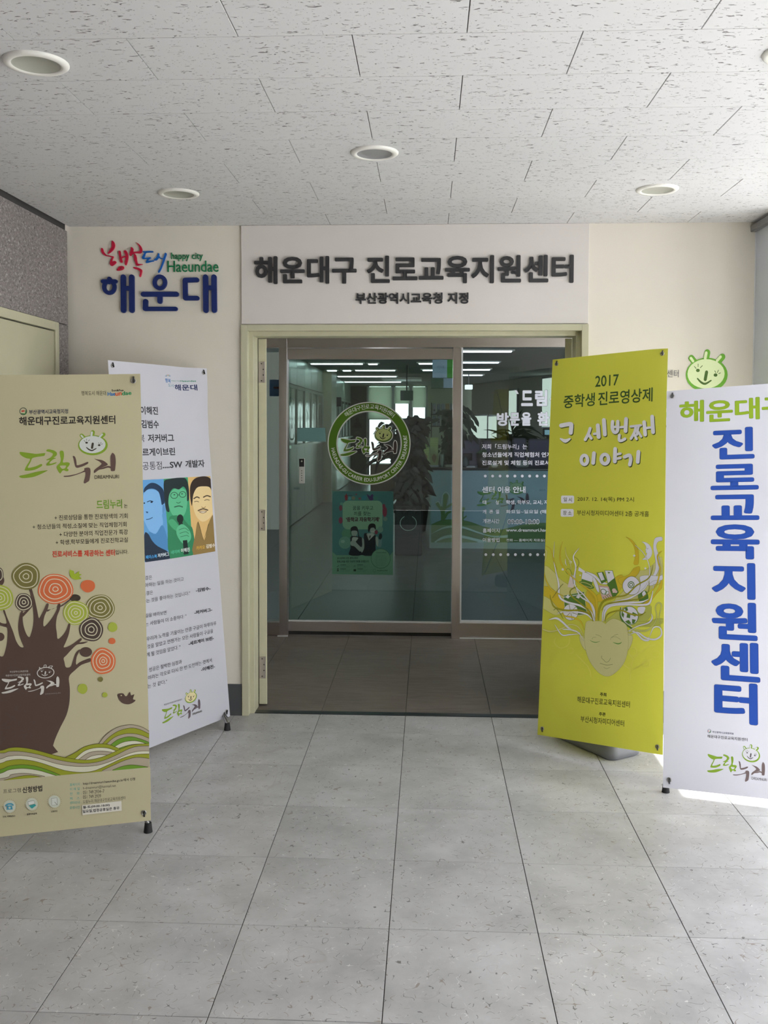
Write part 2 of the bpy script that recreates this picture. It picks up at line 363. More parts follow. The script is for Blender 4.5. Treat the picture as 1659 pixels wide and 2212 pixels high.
class Art:
    def __init__(s, sh, fn=None): s.sh = sh; s.fn = fn or sh.uv
    def fill(s, pts, c, sm=True, holes=(), k=5, ol=None, olw=1.0):
        m = ink(c, mul=s.sh.mul) if isinstance(c, str) else c
        loops = [smooth(pts, True, k) if sm else list(pts)]+[smooth(h, True, k) if sm else list(h) for h in holes]
        flat = [p for l in loops for p in l]; uvs = [s.fn(*p) for p in flat]
        ls = []; i = 0
        for l in loops: ls.append([Vector((uvs[i+j][0], uvs[i+j][1], 0)) for j in range(len(l))]); i += len(l)
        tris = tessellate_polygon(ls)
        fs = []
        for t in tris:
            a, b, c_ = (Vector(uvs[q]) for q in t)
            fs.append(t if (b-a).cross(c_-a) > 0 else t[::-1])
        s.sh.layer += 1; s.sh.emit(uvs, fs, m)
        if ol:
            for l in loops: s.stroke(l, olw, ol, closed=True, sm=False)
    def stroke(s, pts, w, c, closed=False, sm=True, k=6, cap=True):
        m = ink(c, mul=s.sh.mul) if isinstance(c, str) else c
        if sm and len(pts) > 2: pts = smooth(pts, closed, k)
        n = len(pts); ws = w if isinstance(w, (list, tuple)) else None
        def wid(i):
            if ws is None: return w
            t = i/(n-1)*(len(ws)-1); a = min(int(t), len(ws)-2); return ws[a]+(ws[a+1]-ws[a])*(t-a)
        vs = []; fs = []
        for i, p in enumerate(pts):
            if closed: q0, q1 = pts[i-1], pts[(i+1) % n]
            else: q0, q1 = pts[max(0, i-1)], pts[min(n-1, i+1)]
            dx, dy = q1[0]-q0[0], q1[1]-q0[1]; L = math.hypot(dx, dy) or 1e-9
            h = wid(i)/2; nx, ny = -dy/L*h, dx/L*h
            vs.append(s.fn(p[0]+nx, p[1]+ny)); vs.append(s.fn(p[0]-nx, p[1]-ny))
        for i in range(n if closed else n-1):
            j = (i+1) % n; fs.append((2*i, 2*i+1, 2*j+1, 2*j))
        if cap and not closed:
            for e, q in ((0, 1), (n-1, n-2)):
                h = wid(e)/2
                if h <= 0: continue
                p = pts[e]; o = pts[q]; an = math.atan2(p[1]-o[1], p[0]-o[0]); b = len(vs)
                vs.append(s.fn(*p))
                for a in range(7):
                    t = an-PI/2+PI*a/6; vs.append(s.fn(p[0]+h*math.cos(t), p[1]+h*math.sin(t)))
                for a in range(6): fs.append((b, b+1+a, b+2+a))
        ff = []
        for f in fs:
            a = [Vector(vs[i]) for i in f[:3]]
            cr = (a[1]-a[0]).cross(a[2]-a[0])
            if len(f) == 4 and abs(cr) < 1e-14: cr = (a[2]-a[0]).cross(Vector(vs[f[3]])-a[0])
            ff.append(f if cr >= 0 else f[::-1])
        s.sh.layer += 1; s.sh.emit(vs, ff, m)
    def ell(s, cx, cy, rx, ry, c, rot=0.0, n=28, wob=0.0):
        pts = []
        for i in range(n):
            t = 2*PI*i/n; r = 1+wob*math.sin(3*t+cx)+wob*.6*math.sin(5*t+cy)
            x, y = rx*r*math.cos(t), ry*r*math.sin(t)
            pts.append((cx+x*math.cos(rot)-y*math.sin(rot), cy+x*math.sin(rot)+y*math.cos(rot)))
        if c is not None: s.fill(pts, c, sm=False)
        return pts
    def ring(s, cx, cy, rx, ry, w, c, rot=0.0, n=40, wob=0.0):
        s.stroke(s.ell(cx, cy, rx, ry, None, rot, n, wob), w, c, closed=True, sm=False)
    def rect(s, x0, y0, x1, y1, c, r=0.0):
        if r <= 0: return s.fill([(x0, y0), (x1, y0), (x1, y1), (x0, y1)], c, sm=False)
        pts = []
        for cx, cy, a0 in ((x1-r, y0+r, -90), (x1-r, y1-r, 0), (x0+r, y1-r, 90), (x0+r, y0+r, 180)):
            for i in range(6):
                a = math.radians(a0+18*i); pts.append((cx+r*math.cos(a), cy+r*math.sin(a)))
        s.fill(pts, c, sm=False)
    def text(s, body, x0, y0, x1, y1, c, bold=0.0, res=3):
        """lettering whose box runs from (x0,y0) top left to (x1,y1) bottom right"""
        m = ink(c, mul=s.sh.mul) if isinstance(c, str) else c
        vs, fs, bb, dz = glyphs(body, bold, res)
        a = s.fn(x0, y1); b = s.fn(x1, y0)
        sx = (b[0]-a[0])/max(bb[1]-bb[0], 1e-6); sy = (b[1]-a[1])/max(bb[3]-bb[2], 1e-6)
        s.sh.layer += 1; old = s._key()
        s.sh.emit([(a[0]+(x-bb[0])*sx, a[1]+(y-bb[2])*sy) for x, y in vs], fs, m, dz)
        if old: s.sh.cur = old
    def _key(s):
        sh = s.sh
        if sh.hold or 'logo' in sh.cur or 'script' in sh.cur or sh.ext > 0: return None
        sh.nk += 1; old = sh.cur; sh.cur = 'lettering#%d' % sh.nk; return old
    def textq(s, body, xl, yl, xr, yr, h, c, bold=0.0, res=3):
        """lettering given by the middle of its left and right end and its height in pixels"""
        s.text(body, xl, yl-h/2, xr, yr+h/2 + 0, c, bold, res) if False else s._tq(body, xl, yl, xr, yr, h, c, bold, res)
    def _tq(s, body, xl, yl, xr, yr, h, c, bold, res):
        m = ink(c, mul=s.sh.mul) if isinstance(c, str) else c
        vs, fs, bb, dz = glyphs(body, bold, res)
        a = s.fn(xl, yl+h/2); a2 = s.fn(xl, yl-h/2); b = s.fn(xr, yr+h/2)
        H = a2[1]-a[1]; Wd = b[0]-a[0]; sx = Wd/max(bb[1]-bb[0], 1e-6); sy = H/max(bb[3]-bb[2], 1e-6)
        sl = (b[1]-a[1])/max(Wd, 1e-6)
        s.sh.layer += 1; old = s._key()
        s.sh.emit([(a[0]+(x-bb[0])*sx, a[1]+(y-bb[2])*sy+sl*(x-bb[0])*sx) for x, y in vs], fs, m, dz)
        if old: s.sh.cur = old
_G = {}
def glyphs(body, bold=0.0, res=3):
    k = (body, bold, res)
    if k in _G: return _G[k]
    c = bpy.data.curves.new('t', 'FONT'); c.body = body; c.size = 1; c.resolution_u = res; c.fill_mode = 'FRONT'
    o = bpy.data.objects.new('t', c)
    me = bpy.data.meshes.new_from_object(o)
    vs = [(v.co.x, v.co.y) for v in me.vertices]; fs = []
    for p in me.polygons:
        f = list(p.vertices); a, b, d = (Vector(vs[i]) for i in f[:3])
        fs.append(f if (b-a).cross(d-a) > 0 else f[::-1])
    dz = [0.0]*len(vs)
    if bold > .003:
        ed = {}
        for f in fs:
            for i in range(len(f)):
                a, b = f[i], f[(i+1) % len(f)]; ed[(a, b)] = 1
        r = bold*.9; base = list(vs)
        seen = set()
        for (a, b) in list(ed):
            if (b, a) in ed: continue
            p, q = base[a], base[b]; dx, dy = q[0]-p[0], q[1]-p[1]; L = math.hypot(dx, dy)
            if L < 1e-7: continue
            nx, ny = dy/L*r, -dx/L*r; n = len(vs)
            vs += [p, (p[0]+nx, p[1]+ny), (q[0]+nx, q[1]+ny), q]; fs.append([n, n+1, n+2, n+3]); dz += [1+.5*(n//4 % 2)]*4
            if L > .012 or True:
                if a not in seen:
                    seen.add(a); n = len(vs); vs += [(p[0]+r*math.cos(t*PI/3), p[1]+r*math.sin(t*PI/3)) for t in range(6)]; fs.append([n+t for t in range(6)]); dz += [2+.3*(len(seen) % 3)]*6
    bb = (min(v[0] for v in vs), max(v[0] for v in vs), min(v[1] for v in vs), max(v[1] for v in vs))
    bpy.data.objects.remove(o); bpy.data.curves.remove(c); bpy.data.meshes.remove(me)
    _G[k] = (vs, fs, bb, dz); return _G[k]

# the centre's brushed logo; coordinates are its own drawing units (x 122..1297, y 150..820)
GREEN, BROWN, FACE = '#7f9c2a', '#5f4a43', '#e6e6e2'
L_DEU = [(135,420),(150,410),(270,430),(330,438),(425,430),(428,442),(415,465),(330,477),(280,492),(262,530),(240,570),(225,605),(260,605),(320,590),(375,565),(390,570),(388,588),(350,613),(300,635),(240,643),(195,642),(188,630),(205,590),(240,535),(252,500),(215,490),(175,470),(145,445)]
L_BAR = [(122,710),(140,700),(200,690),(300,665),(380,650),(452,645),(430,660),(370,690),(300,718),(230,730),(160,732),(130,722)]
L_RI = [(445,398),(460,385),(490,388),(530,400),(560,420),(568,445),(555,470),(528,490),(550,492),(550,500),(520,512),(488,540),(478,560),(500,562),(535,552),(558,548),(558,556),(530,572),(480,585),(445,585),(440,575),(450,555),(480,520),(450,520),(442,512),(470,500),(500,480),(518,455),(515,435),(480,418),(450,410)]
L_IM = [(600,425),(610,408),(630,405),(645,418),(650,460),(645,500),(635,550),(680,550),(710,560),(713,575),(700,600),(680,625),(697,640),(690,660),(665,660),(640,648),(620,660),(605,683),(595,685),(580,665),(562,625),(560,600),(580,575),(600,555),(610,520),(605,470)]
L_HOLE = [(602,592),(662,590),(670,600),(655,625),(625,630),(606,612)]
L_NU = [(752,480),(762,474),(778,485),(790,520),(795,560),(800,590),(850,580),(900,560),(925,552),(935,562),(920,580),(870,605),(820,620),(795,622),(778,605),(768,560),(760,510)]
L_UU = [(640,720),(700,715),(780,700),(850,675),(885,652),(880,640),(892,628),(925,622),(950,632),(957,660),(955,700),(945,760),(935,790),(905,810),(885,820),(872,808),(878,780),(890,740),(895,700),(884,678),(800,706),(720,728),(650,732)]
L_RL = [(1005,515),(1040,522),(1100,535),(1140,560),(1165,588),(1150,605),(1085,632),(1150,612),(1175,608),(1198,618),(1200,638),(1165,630),(1110,645),(1060,655),(1020,682),(1005,692),(998,688),(1000,665),(1020,640),(1060,610),(1090,582),(1070,555),(1030,530)]
L_II = [(1200,500),(1210,465),(1225,445),(1245,460),(1258,490),(1262,560),(1255,630),(1248,668),(1230,675),(1200,668),(1198,600)]
def logo(sh, x0, y0, x1, y1, g=GREEN, b=BROWN, face=FACE, rim=None, dark='#3b3428', outline=None, mono=None, word=True, letters=True, facefill=True):
    """(x0,y0)-(x1,y1): pixel box of the units box (122,150)-(1297,820)"""
    A0 = sh.uv(x0, y1); A1 = sh.uv(x1, y0)
    fn = lambda x, y: (A0[0]+(x-122)/1175*(A1[0]-A0[0]), A0[1]+(820-y)/670*(A1[1]-A0[1]))
    a = Art(sh, fn); rim = rim or g
    if mono: g = b = rim = dark = mono
    ears = [((985,238),(997,182),50),((892,252),(864,222),48),((1083,252),(1124,213),48)]
    if outline:
        for L in (L_DEU, L_BAR, L_RI, L_IM, L_NU, L_UU, L_RL, L_II): a.fill(L, outline); a.stroke(L, 26, outline, closed=True)
        a.ell(995, 345, 192, 142, outline)
        for p, q, w in ears: a.stroke([p, q], w+28, outline, sm=False)
    if letters:
        a.fill(L_DEU, g); a.fill(L_BAR, g); a.fill(L_RI, g); a.fill(L_IM, g, holes=[L_HOLE])
        a.fill(L_NU, b); a.fill(L_UU, b); a.fill(L_RL, b); a.fill(L_II, b)
    if mono:
        a.ring(995, 345, 165, 115, 17, g)
        for p, q, w in ears: a.stroke([(p[0]-20, p[1]), (p[0]-14, q[1]), (q[0]+12, q[1]), (p[0]+18, p[1])], 12, g)
    else:
        a.ell(995, 345, 176, 126, rim)
        for p, q, w in ears: a.stroke([p, q], w, rim, sm=False)
        if facefill: a.ell(989, 337, 156, 108, face)
        for p, q, w in (((980,222),(987,184),24),((878,244),(860,222),20),((1080,240),(1108,212),22)): a.stroke([p, q], w, face, sm=False)
    a.ell(920, 312, 16, 12, dark); a.ell(1069, 346, 16, 12, dark)
    for p, q in (((890,283),(905,298)),((921,265),(921,285)),((957,277),(940,292)),((1062,315),(1070,328)),((1093,310),(1083,328)),((1110,330),(1095,336))): a.stroke([p, q], 5, dark, sm=False)
    a.stroke([(993,325),(983,378)], 26, dark, sm=False)
    a.stroke([(918,372),(950,400),(985,410),(1032,386)], [10, 16, 16, 10], dark)
    if word: a.text('DREAMNURI', 1003, 722, 1297, 768, dark, .01)
    return a
# ------------------------------------------------------------------ the lobby shell
XL, XR, H = -1.740, 1.768, 2.550
XW = 2.60
YB = -8.0
CREAM = mat('cream_wall_paint', '#e0d9cc', rough=.75, noise=.015, nscale=6, bump=.15, bscale=220)
PANELW = mat('sign_panel_white', '#d5cfc9', rough=.6, noise=.01, nscale=8)
FRAME = mat('pale_green_cream_enamel', '#bebb9f', rough=.38, noise=.03, nscale=14, bump=.05, bscale=90)
LEAF = mat('pale_olive_door_paint', '#b6b397', rough=.42, noise=.02, nscale=8)
DARK = mat('dark_joint', '#3a3836', rough=.9)
BASEB = mat('dark_grey_baseboard', '#4b4c4e', rough=.6, noise=.03)
STEEL = m_steel('brushed_stainless', '#cfc6c3', .28)
CHROME = mat('chrome', '#c8c6c4', rough=.15, metal=1.0)
BLACKP = mat('black_plastic', '#161617', rough=.45, spec=.5)
WHITEM = mat('white_trim', '#dcdcdc', rough=.5)
GRAN = m_granite()
CT = m_ceiling()
FT = m_floor('vinyl_tile', '#a8a7a6', '#b8b7b6', '#c6c5c5', '', .36)
FW = m_floor('woven_dark_tile', '#5c534d', '#675d56', '#71675f', '#ab9f95', .42, woven=True)
FI = m_floor('office_floor', '#4a4d4a', '#515451', '#585b58', '#6e716d', .33, woven=True)

struct('floor', MB().box(XL, XW+.16, YB, .075, -.12, -.0035, DARK))
flo = bpy.data.objects['floor']
def tiles(name, parent, xs, ys, z0, z1, m, gap, clip, bev=.0006):
    cache = {}
    for (a, b, c, d) in [(x[0], x[1], y[0], y[1]) for y in ys for x in xs(y)]:
        a, b, c, d = max(a, clip[0]), min(b, clip[1]), max(c, clip[2]), min(d, clip[3])
        if b-a < .02 or d-c < .02: continue
        k = (round(b-a, 3), round(d-c, 3))
        if k not in cache:
            w, l = (b-a)/2-gap/2, (d-c)/2-gap/2
            mb = MB().box(-w, w, -l, l, z0, z1, m, bev=bev); me = bpy.data.meshes.new(name); me.from_pydata(mb.v, [], mb.f); me.materials.append(m); cache[k] = me
        o = bpy.data.objects.new(name, cache[k]); COL.objects.link(o); o.parent = parent
        o.location = Vector(((a+b)/2, (c+d)/2, 0))-world_loc(parent)
fx, fy, ts = .0157, -2.5036, .45
rows = [(fy+ts*k, fy+ts*(k+1)) for k in range(-7, 6)]
cols = [(fx+ts*i, fx+ts*(i+1)) for i in range(-5, 7)]
tiles('tile', flo, lambda y: cols, rows, -.0035, 0.0, FT, .0026, (XL, XW, -5.6, .035))
struct('threshold_strip', MB().box(-.86, .96, .035, .085, -.004, .003, mat('dark_threshold_metal', '#3f4446', rough=.35, metal=.6)))
bpy.data.objects['threshold_strip'].name = 'trim_3'
struct('floor_passage', MB().box(-1.3, 1.5, .085, 1.95, -.12, -.0035, DARK))
pf = bpy.data.objects['floor_passage']
tiles('plank', pf, lambda y: cols, [(.085, 1.95)], -.0035, -.0005, FW, .0022, (-1.3, 1.5, .085, 1.95))

struct('ceiling', MB().box(XL, XW+.16, YB, .0, H+.006, H+.12, DARK))
cei = bpy.data.objects['ceiling']
cx0, cy0 = .2221, -2.3508
crow = [(cy0+.3*k, cy0+.3*(k+1), k) for k in range(-5, 8)]
def ccols(y):
    o = 0.0 if y[2] % 2 else .3
    return [(cx0+.6*i+o, cx0+.6*(i+1)+o) for i in range(-4, 5)]
tiles('ceiling_tile', cei, ccols, crow, H, H+.006, CT, .0025, (XL, XW, -3.9, 0), bev=.0008)
struct('ceiling_rear', MB().box(XL, XW, YB, -3.86, H, H+.006, CT))
bpy.data.objects['ceiling_rear'].parent = cei; bpy.data.objects['ceiling_rear'].location = Vector((0, (YB-3.86)/2, H))-world_loc(cei)
bpy.data.objects['ceiling_rear'].name = 'rear_panel'

FXL, FXR, FZ = -.838, .935, 2.042
wf = MB().box(XL-.2, FXL, 0, .15, 0, H+.1, CREAM).box(FXR, XR+.2, 0, .15, 0, H+.1, CREAM).box(FXL, FXR, .0, .15, FZ, H+.1, CREAM)
struct('wall_front', wf)
struct('baseboard_front', MB().box(XL+.02, FXL-.004, -.012, 0, 0, .165, BASEB, bev=.002).box(FXR+.004, XR, -.012, 0, 0, .165, BASEB, bev=.002))
# left stone wall with a painted steel door
wl = MB().box(XL-.25, XL-.022, YB, 0, 0, H+.1, DARK)
struct('wall_left', wl); wlo = bpy.data.objects['wall_left']
DY0, DY1, DZ = -1.16, -.164, 2.038
for (y0, y1, z0, z1) in [(-.162, -.028, .0, 1.02), (-.162, -.028, 1.024, 2.036), (-.162, -.028, 2.04, 2.522), (-1.16, -.166, 2.04, 2.522),
                         (-2.2, -1.164, 0, 1.02), (-2.2, -1.164, 1.024, 2.036), (-2.2, -1.164, 2.04, 2.522), (-3.3, -2.204, 0, 2.522), (-4.6, -3.304, 0, 2.522), (-8, -4.604, 0, 2.522)]:
    MB().box(XL-.022, XL, y0, y1, z0, z1, GRAN, bev=.002).build('stone_slab', wlo)
fr = MB().box(XL-.03, XL+.006, DY0, DY0+.042, 0, DZ, FRAME, bev=.0015).box(XL-.03, XL+.006, DY1-.042, DY1, 0, DZ, FRAME, bev=.0015).box(XL-.03, XL+.006, DY0+.042, DY1-.042, DZ-.042, DZ, FRAME, bev=.0015)
struct('door_1', fr); d1 = bpy.data.objects['door_1']
d1['label'] = 'pale olive flush door in the speckled stone wall at far left'
MB().box(XL-.03, XL-.002, DY0+.046, DY1-.047, .01, DZ-.048, LEAF, bev=.0015).build('door_leaf', d1)
hd = MB().cyl((XL-.002, DY0+.12, 1.0), (XL+.045, DY0+.12, 1.0), .009, CHROME).cyl((XL+.045, DY0+.115, 1.0), (XL+.045, DY0+.235, 1.0), .009, CHROME).cyl((XL-.002, DY0+.12, 1.0), (XL+.004, DY0+.12, 1.0), .026, CHROME)
hd.build('door_handle', d1)
# right side: short grey-blue panel, then full-height glazing along the court
GB = mat('grey_blue_panel', '#c9ced9', rough=.6, noise=.02, nscale=5)
ALU = mat('grey_aluminium', '#8f9092', rough=.35, metal=.8)
struct('wall_right', MB().box(XR, XR+.16, -.35, 0, 0, H+.1, GB).box(XR+.16, XW+.16, -.35, -.19, 0, H+.1, GB).box(XW, XW+.16, -1.84, -1.50, 0, H+.1, GB).box(XW, XW+.16, YB, -1.84, 2.25, H+.1, GB).box(XW, XW+.16, YB-.1, -5.2, 0, 2.25, GB).box(XW, XW+.16, -1.50, -.35, 2.53, H+.1, GB))
struct('trim_2', MB().box(XR-.03, XR, -.35, -.002, 2.50, 2.532, ALU, bev=.003))
struct('trim_4', MB().box(XR-.006, XR-.0005, -.004, -.0005, .165, 2.50, WHITEM))
CLR = glass('clear_glass', (.93, .95, .94))
for n, (y0, y1, z1) in enumerate([(-1.50, -.35, 2.53), (-3.0, -1.84, 2.25), (-5.2, -3.0, 2.25)]):
    f = MB().box(XW+.05, XW+.11, y0, y0+.05, 0, z1, ALU).box(XW+.05, XW+.11, y1-.05, y1, 0, z1, ALU).box(XW+.05, XW+.11, y0, y1, 0, .06, ALU).box(XW+.05, XW+.11, y0, y1, z1-.05, z1, ALU)
    struct('window_%d' % (n+1), f)
    MB().box(XW+.078, XW+.084, y0+.05, y1-.05, .06, z1-.05, CLR).build('window_pane', bpy.data.objects['window_%d' % (n+1)])
struct('wall_back', MB().box(XL-.2, XW+.2, YB-.15, YB, 0, H+.1, CREAM))
struct('outside_ground', MB().box(XW+.16, 30, -25, 24, -.3, -.15, mat('pale_paving', '#a6a7a8', rough=.85, noise=.05, nscale=3)).box(-30, XW+.16, -25, YB-.15, -.3, -.15, MATS['pale_paving']).box(1.93, XW+.16, -.19, 1.9, -.3, -.15, MATS['pale_paving']).box(-30, 30, 21.2, 60, -.3, -.15, MATS['pale_paving']))

# header board with raised lettering
st = thing('entrance_sign', 'wide off-white sign board with dark grey raised lettering above the doorway', 'sign', ((FXL+FXR)/2, -.012, FZ))
MB().box(FXL, FXR, -.012, .0, FZ+.004, H-.001, PANELW, bev=.0012).build('sign_board', st)
SIGNG = mat('dark_grey_acrylic', '#2f2f31', rough=.35)
def letters(parent, body, x0, y0, x1, y1, m, bold, depth, Yp, name='letter', slope=0.0):
    """raised letters on the front wall, one object each; pixel box of the whole line (left edge, right edge)"""
    sh = Sheet((0, Yp, 0), (1, 0, 0), (0, 0, 1)); sh.ext = depth
    a = sh.uv(x0, y1); b = sh.uv(x1, y0+slope)
    full = 0; adv = []
    for ch in body:
        adv.append(full); full += .3 if ch == ' ' else .92
    first = glyphs(body[0], bold)[2]; last = glyphs(body[-1], bold)[2]
    U0 = first[0]; U1 = adv[-1]+last[1]; s = (b[0]-a[0])/(U1-U0)
    allb = [glyphs(ch, bold)[2] for ch in body if ch != ' ']; v0 = min(q[2] for q in allb); v1 = max(q[3] for q in allb)
    sy = (b[1]-a[1])/(v1-v0)
    for ch, ad in zip(body, adv):
        if ch == ' ': continue
        vs, fs, bb, dz = glyphs(ch, bold, 3)
        sh.cur = name; sh.emit([(a[0]+(ad+x-U0)*s, a[1]+(y-v0)*sy) for x, y in vs], fs, m, dz)
        sh.build(parent)
letters(st, '해운대구 진로교육지원센터', 550, 551, 1239, 614, SIGNG, .032, .012, -.012)
letters(st, '부산광역시교육청 지정', 768, 632, 1012, 657, SIGNG, .036, .008, -.012)

# door frame and the two opened steel leaves
fm = []
fr = MB().box(FXL-.003, FXL+.032, -.016, .03, 0, FZ, FRAME, bev=.0015).box(FXR-.032, FXR+.003, -.016, .03, 0, FZ, FRAME, bev=.0015).box(FXL+.032, FXR-.032, -.016, .03, FZ-.032, FZ, FRAME, bev=.0015)
fr.box(FXL+.0, FXL+.055, .03, .15, 0, FZ, FRAME, bev=.0015).box(FXR-.055, FXR, .03, .15, 0, FZ, FRAME, bev=.0015).box(FXL+.055, FXR-.055, .03, .15, FZ-.055, FZ, FRAME, bev=.0015)
struct('trim_1', fr)
def leaf(n, xa, xb, side):
    d = MB().box(xa, xb, .158, .170, .012, 1.985, FRAME, bev=.0015)
    k_ = side*.30*.83
    vs = [Vector((x+(k_ if y > .5 else 0), y, z)) for z in (.012, 1.985) for y in (.169, 1.0) for x in (xa, xb)]
    d.add(vs, [(0, 2, 3, 1), (4, 5, 7, 6), (0, 1, 5, 4), (2, 6, 7, 3), (0, 4, 6, 2), (1, 3, 7, 5)], FRAME); struct(n, d); o = bpy.data.objects[n]
    for (ya, yb) in ((1418, 1465), (1101, 1146), (781, 827)):
        z1, z0 = onY(560, ya, .158).z, onY(560, yb, .158).z
        e = xa if side < 0 else xb
        h = MB().box(xa+.002, xb-.006, .1555, .1585, z0, z1, STEEL, bev=.0006).cyl((e+side*.009, .152, z0), (e+side*.009, .152, z1), .006, STEEL, n=10)
        for k in range(4):
            zz = z0+(z1-z0)*(.1+.266*k); xx = (xa+xb)/2+(.006 if k in (1, 2) else -.004)
            h.cyl((xx, .1565, zz), (xx, .1545, zz), .0035, DARK, n=8)
        h.build('hinge', o)
    MB().cyl(((xb if side < 0 else xa)+side*.235, .95, 1.0), ((xb if side < 0 else xa)+side*.185, .95, 1.0), .01, CHROME).build('door_handle', o)
leaf('door_2', onY(559, 1150, .16).x, onY(576, 1150, .16).x, -1); bpy.data.objects['door_2']['label'] = 'opened cream steel door leaf at the left of the doorway, hinges showing'
leaf('door_3', onY(1221, 740, .16).x, onY(1236, 740, .16).x, 1); bpy.data.objects['door_3']['label'] = 'opened cream steel door leaf at the right of the doorway, mostly behind the green banner'
PW = mat('passage_wall_white', '#cfcabd', rough=.8, noise=.01)
struct('wall_passage', MB().box(-1.42, -1.3, .15, 1.9, 0, H, PW).box(1.5, 1.62, .15, .3, 0, H, PW).box(1.5, 1.62, 1.7, 1.9, 0, H, PW).box(1.5, 1.62, .3, 1.7, 0, .8, PW).box(1.5, 1.62, .3, 1.7, 2.4, H, PW).box(-1.42, 1.62, .15, 1.9, H, H+.1, PW))

FRO = banner_pvc('frosted_glass', '#cdd2d4', .3, .9)
struct('window_11', MB().box(1.54, 1.58, .3, .35, .8, 2.4, ALU).box(1.54, 1.58, 1.65, 1.7, .8, 2.4, ALU).box(1.54, 1.58, .35, 1.65, .8, .85, ALU).box(1.54, 1.58, .35, 1.65, 2.35, 2.4, ALU))
MB().box(1.558, 1.5585, .35, 1.65, .85, 2.35, FRO).build('window_pane', bpy.data.objects['window_11'])
# stainless partition with a sliding glass door
PY = 1.85
ws = MB(); struct('wall_inner', MB().box(-1.3, 1.5, PY, PY+.1, 2.075, 2.145, STEEL, bev=.001)); wi = bpy.data.objects['wall_inner']
MB().box(-.938, -.880, PY-.012, PY+.1, 0, H, STEEL, bev=.001).build('post', wi)
MB().box(.302, .360, PY-.012, PY+.1, 0, 2.075, STEEL, bev=.001).build('post', wi)
MB().box(-1.3, -.938, PY, PY+.08, 0.004, .097, STEEL, bev=.001).build('bottom_rail', wi)
MB().box(.360, 1.5, PY, PY+.08, 0.004, .108, STEEL, bev=.001).build('bottom_rail', wi)
MB().box(-.95, -.875, PY-.03, PY-.012, 0, .006, WHITEM).box(.36, 1.5, PY-.02, PY, 0, .004, WHITEM).build('sealant', wi)
GL1 = glass('green_tinted_glass', (.50, .60, .57), ior=1.5); GL2 = glass('grey_tinted_glass', (.56, .63, .65), ior=1.5)
struct('window_4', MB().box(-1.3, -.938, PY+.035, PY+.043, .097, 2.075, GL2)); struct('window_6', MB().box(-1.3, 1.5, PY+.035, PY+.043, 2.145, H, GL2))
struct('window_5', MB().box(.372, 1.5, PY+.03, PY+.038, .125, 2.075, GL2)); w5 = bpy.data.objects['window_5']
MB().box(.360, .372, PY+.02, PY+.05, .108, 2.075, WHITEM).box(.372, 1.5, PY+.02, PY+.05, .108, .122, WHITEM).build('glazing_bead', w5)
SDY = PY+.022
sl = MB().box(-.878, .300, SDY, SDY+.04, 1.992, 2.068, STEEL, bev=.001).box(-.878, .300, SDY, SDY+.04, .030, .100, STEEL, bev=.001)
struct('door_4', sl); d4 = bpy.data.objects['door_4']; d4['label'] = 'sliding door of green tinted glass between stainless rails'
MB().box(-.876, .298, SDY+.016, SDY+.024, .100, 1.992, GL1).build('glass_pane', d4)
MB().box(-.878, .300, SDY+.004, SDY+.016, .100, .110, WHITEM).build('glazing_bead', d4)
MB().box(-.878, .300, SDY+.01, SDY+.03, .004, .03, DARK).build('guide_track', d4)

# downlights
def downlight(px, py, label, dark=False):
    p = onZ(px, py, H); t = thing('downlight', label, 'ceiling light', (p.x, p.y, H-.012), 'recessed downlights in the ceiling')
    ring = MB().lathe((p.x, p.y, H), [(.090, 0.0005), (.090, -.004), (.084, -.009), (.074, -.010), (.067, -.008), (.064, -.001), (.064, .0)], mat('white_enamel', '#e4e2da', rough=.4), 40)
    ring.build('trim_ring', t)
    if dark:
        MB().lathe((p.x, p.y, H), [(.0665, -.007), (.060, -.002), (.045, -.0012), (.0, -.0008)], mat('satin_reflector', '#8f8f8e', rough=.4), 40).build('reflector', t)
    else:
        MB().lathe((p.x, p.y, H), [(.0665, -.007), (.062, -.0035), (.0, -.003)], mat('frosted_diffuser', '#a9a99c', rough=.45), 40).build('diffuser', t)
downlight(78, 135, 'white ringed downlight nearest the top left, frosted disc unlit')
downlight(1722, 112, 'white ringed downlight cut by the right edge of the ceiling')
downlight(809, 329, 'downlight in the middle of the ceiling with a bare silver reflector', True)
downlight(386, 417, 'smaller downlight above the coloured city lettering, frosted disc unlit')
downlight(1420, 408, 'smaller downlight on the right above the blank wall, frosted disc unlit')

# raised city emblem on the left of the front wall
we = thing('wall_emblem', 'raised red, blue and navy brush lettering with small green script on the left wall', 'wall sign', (onY(345, 600, 0).x, 0, onY(345, 680, 0).z))
ws_ = Sheet((0, 0, 0), (1, 0, 0), (0, 0, 1)); wz = Art(ws_, lambda x, y: ws_.uv(200+x/5.53, 500+y/5.53))
def wl3(depth, part): ws_.ext = depth; ws_.cur = part
RED, BLU, NAV, GRN = '#c01b3e', '#1560b4', '#1b2c68', '#157a4c'
wl3(.008, 'red_brush_lettering')
wz.fill([(235,115),(255,122),(270,150),(272,180),(258,215),(230,245),(205,262),(190,268),(188,258),(215,215),(232,185),(232,150)], RED)
wz.fill([(108,205),(120,200),(130,215),(140,245),(170,280),(200,290),(250,300),(256,310),(240,345),(240,360),(270,355),(288,365),(280,385),(245,412),(225,412),(212,395),(212,370),(222,340),(240,312),(190,300),(150,290),(120,265),(106,235)], RED)
wz.fill([(315,240),(328,232),(338,245),(345,300),(358,345),(362,365),(350,375),(335,370),(328,340),(322,290)], RED)
wz.fill([(378,240),(392,228),(408,235),(425,270),(430,320),(418,375),(405,405),(393,400),(390,370),(398,320),(395,280)], RED)
wz.stroke([(345,320),(370,308),(395,300)], 12, RED)
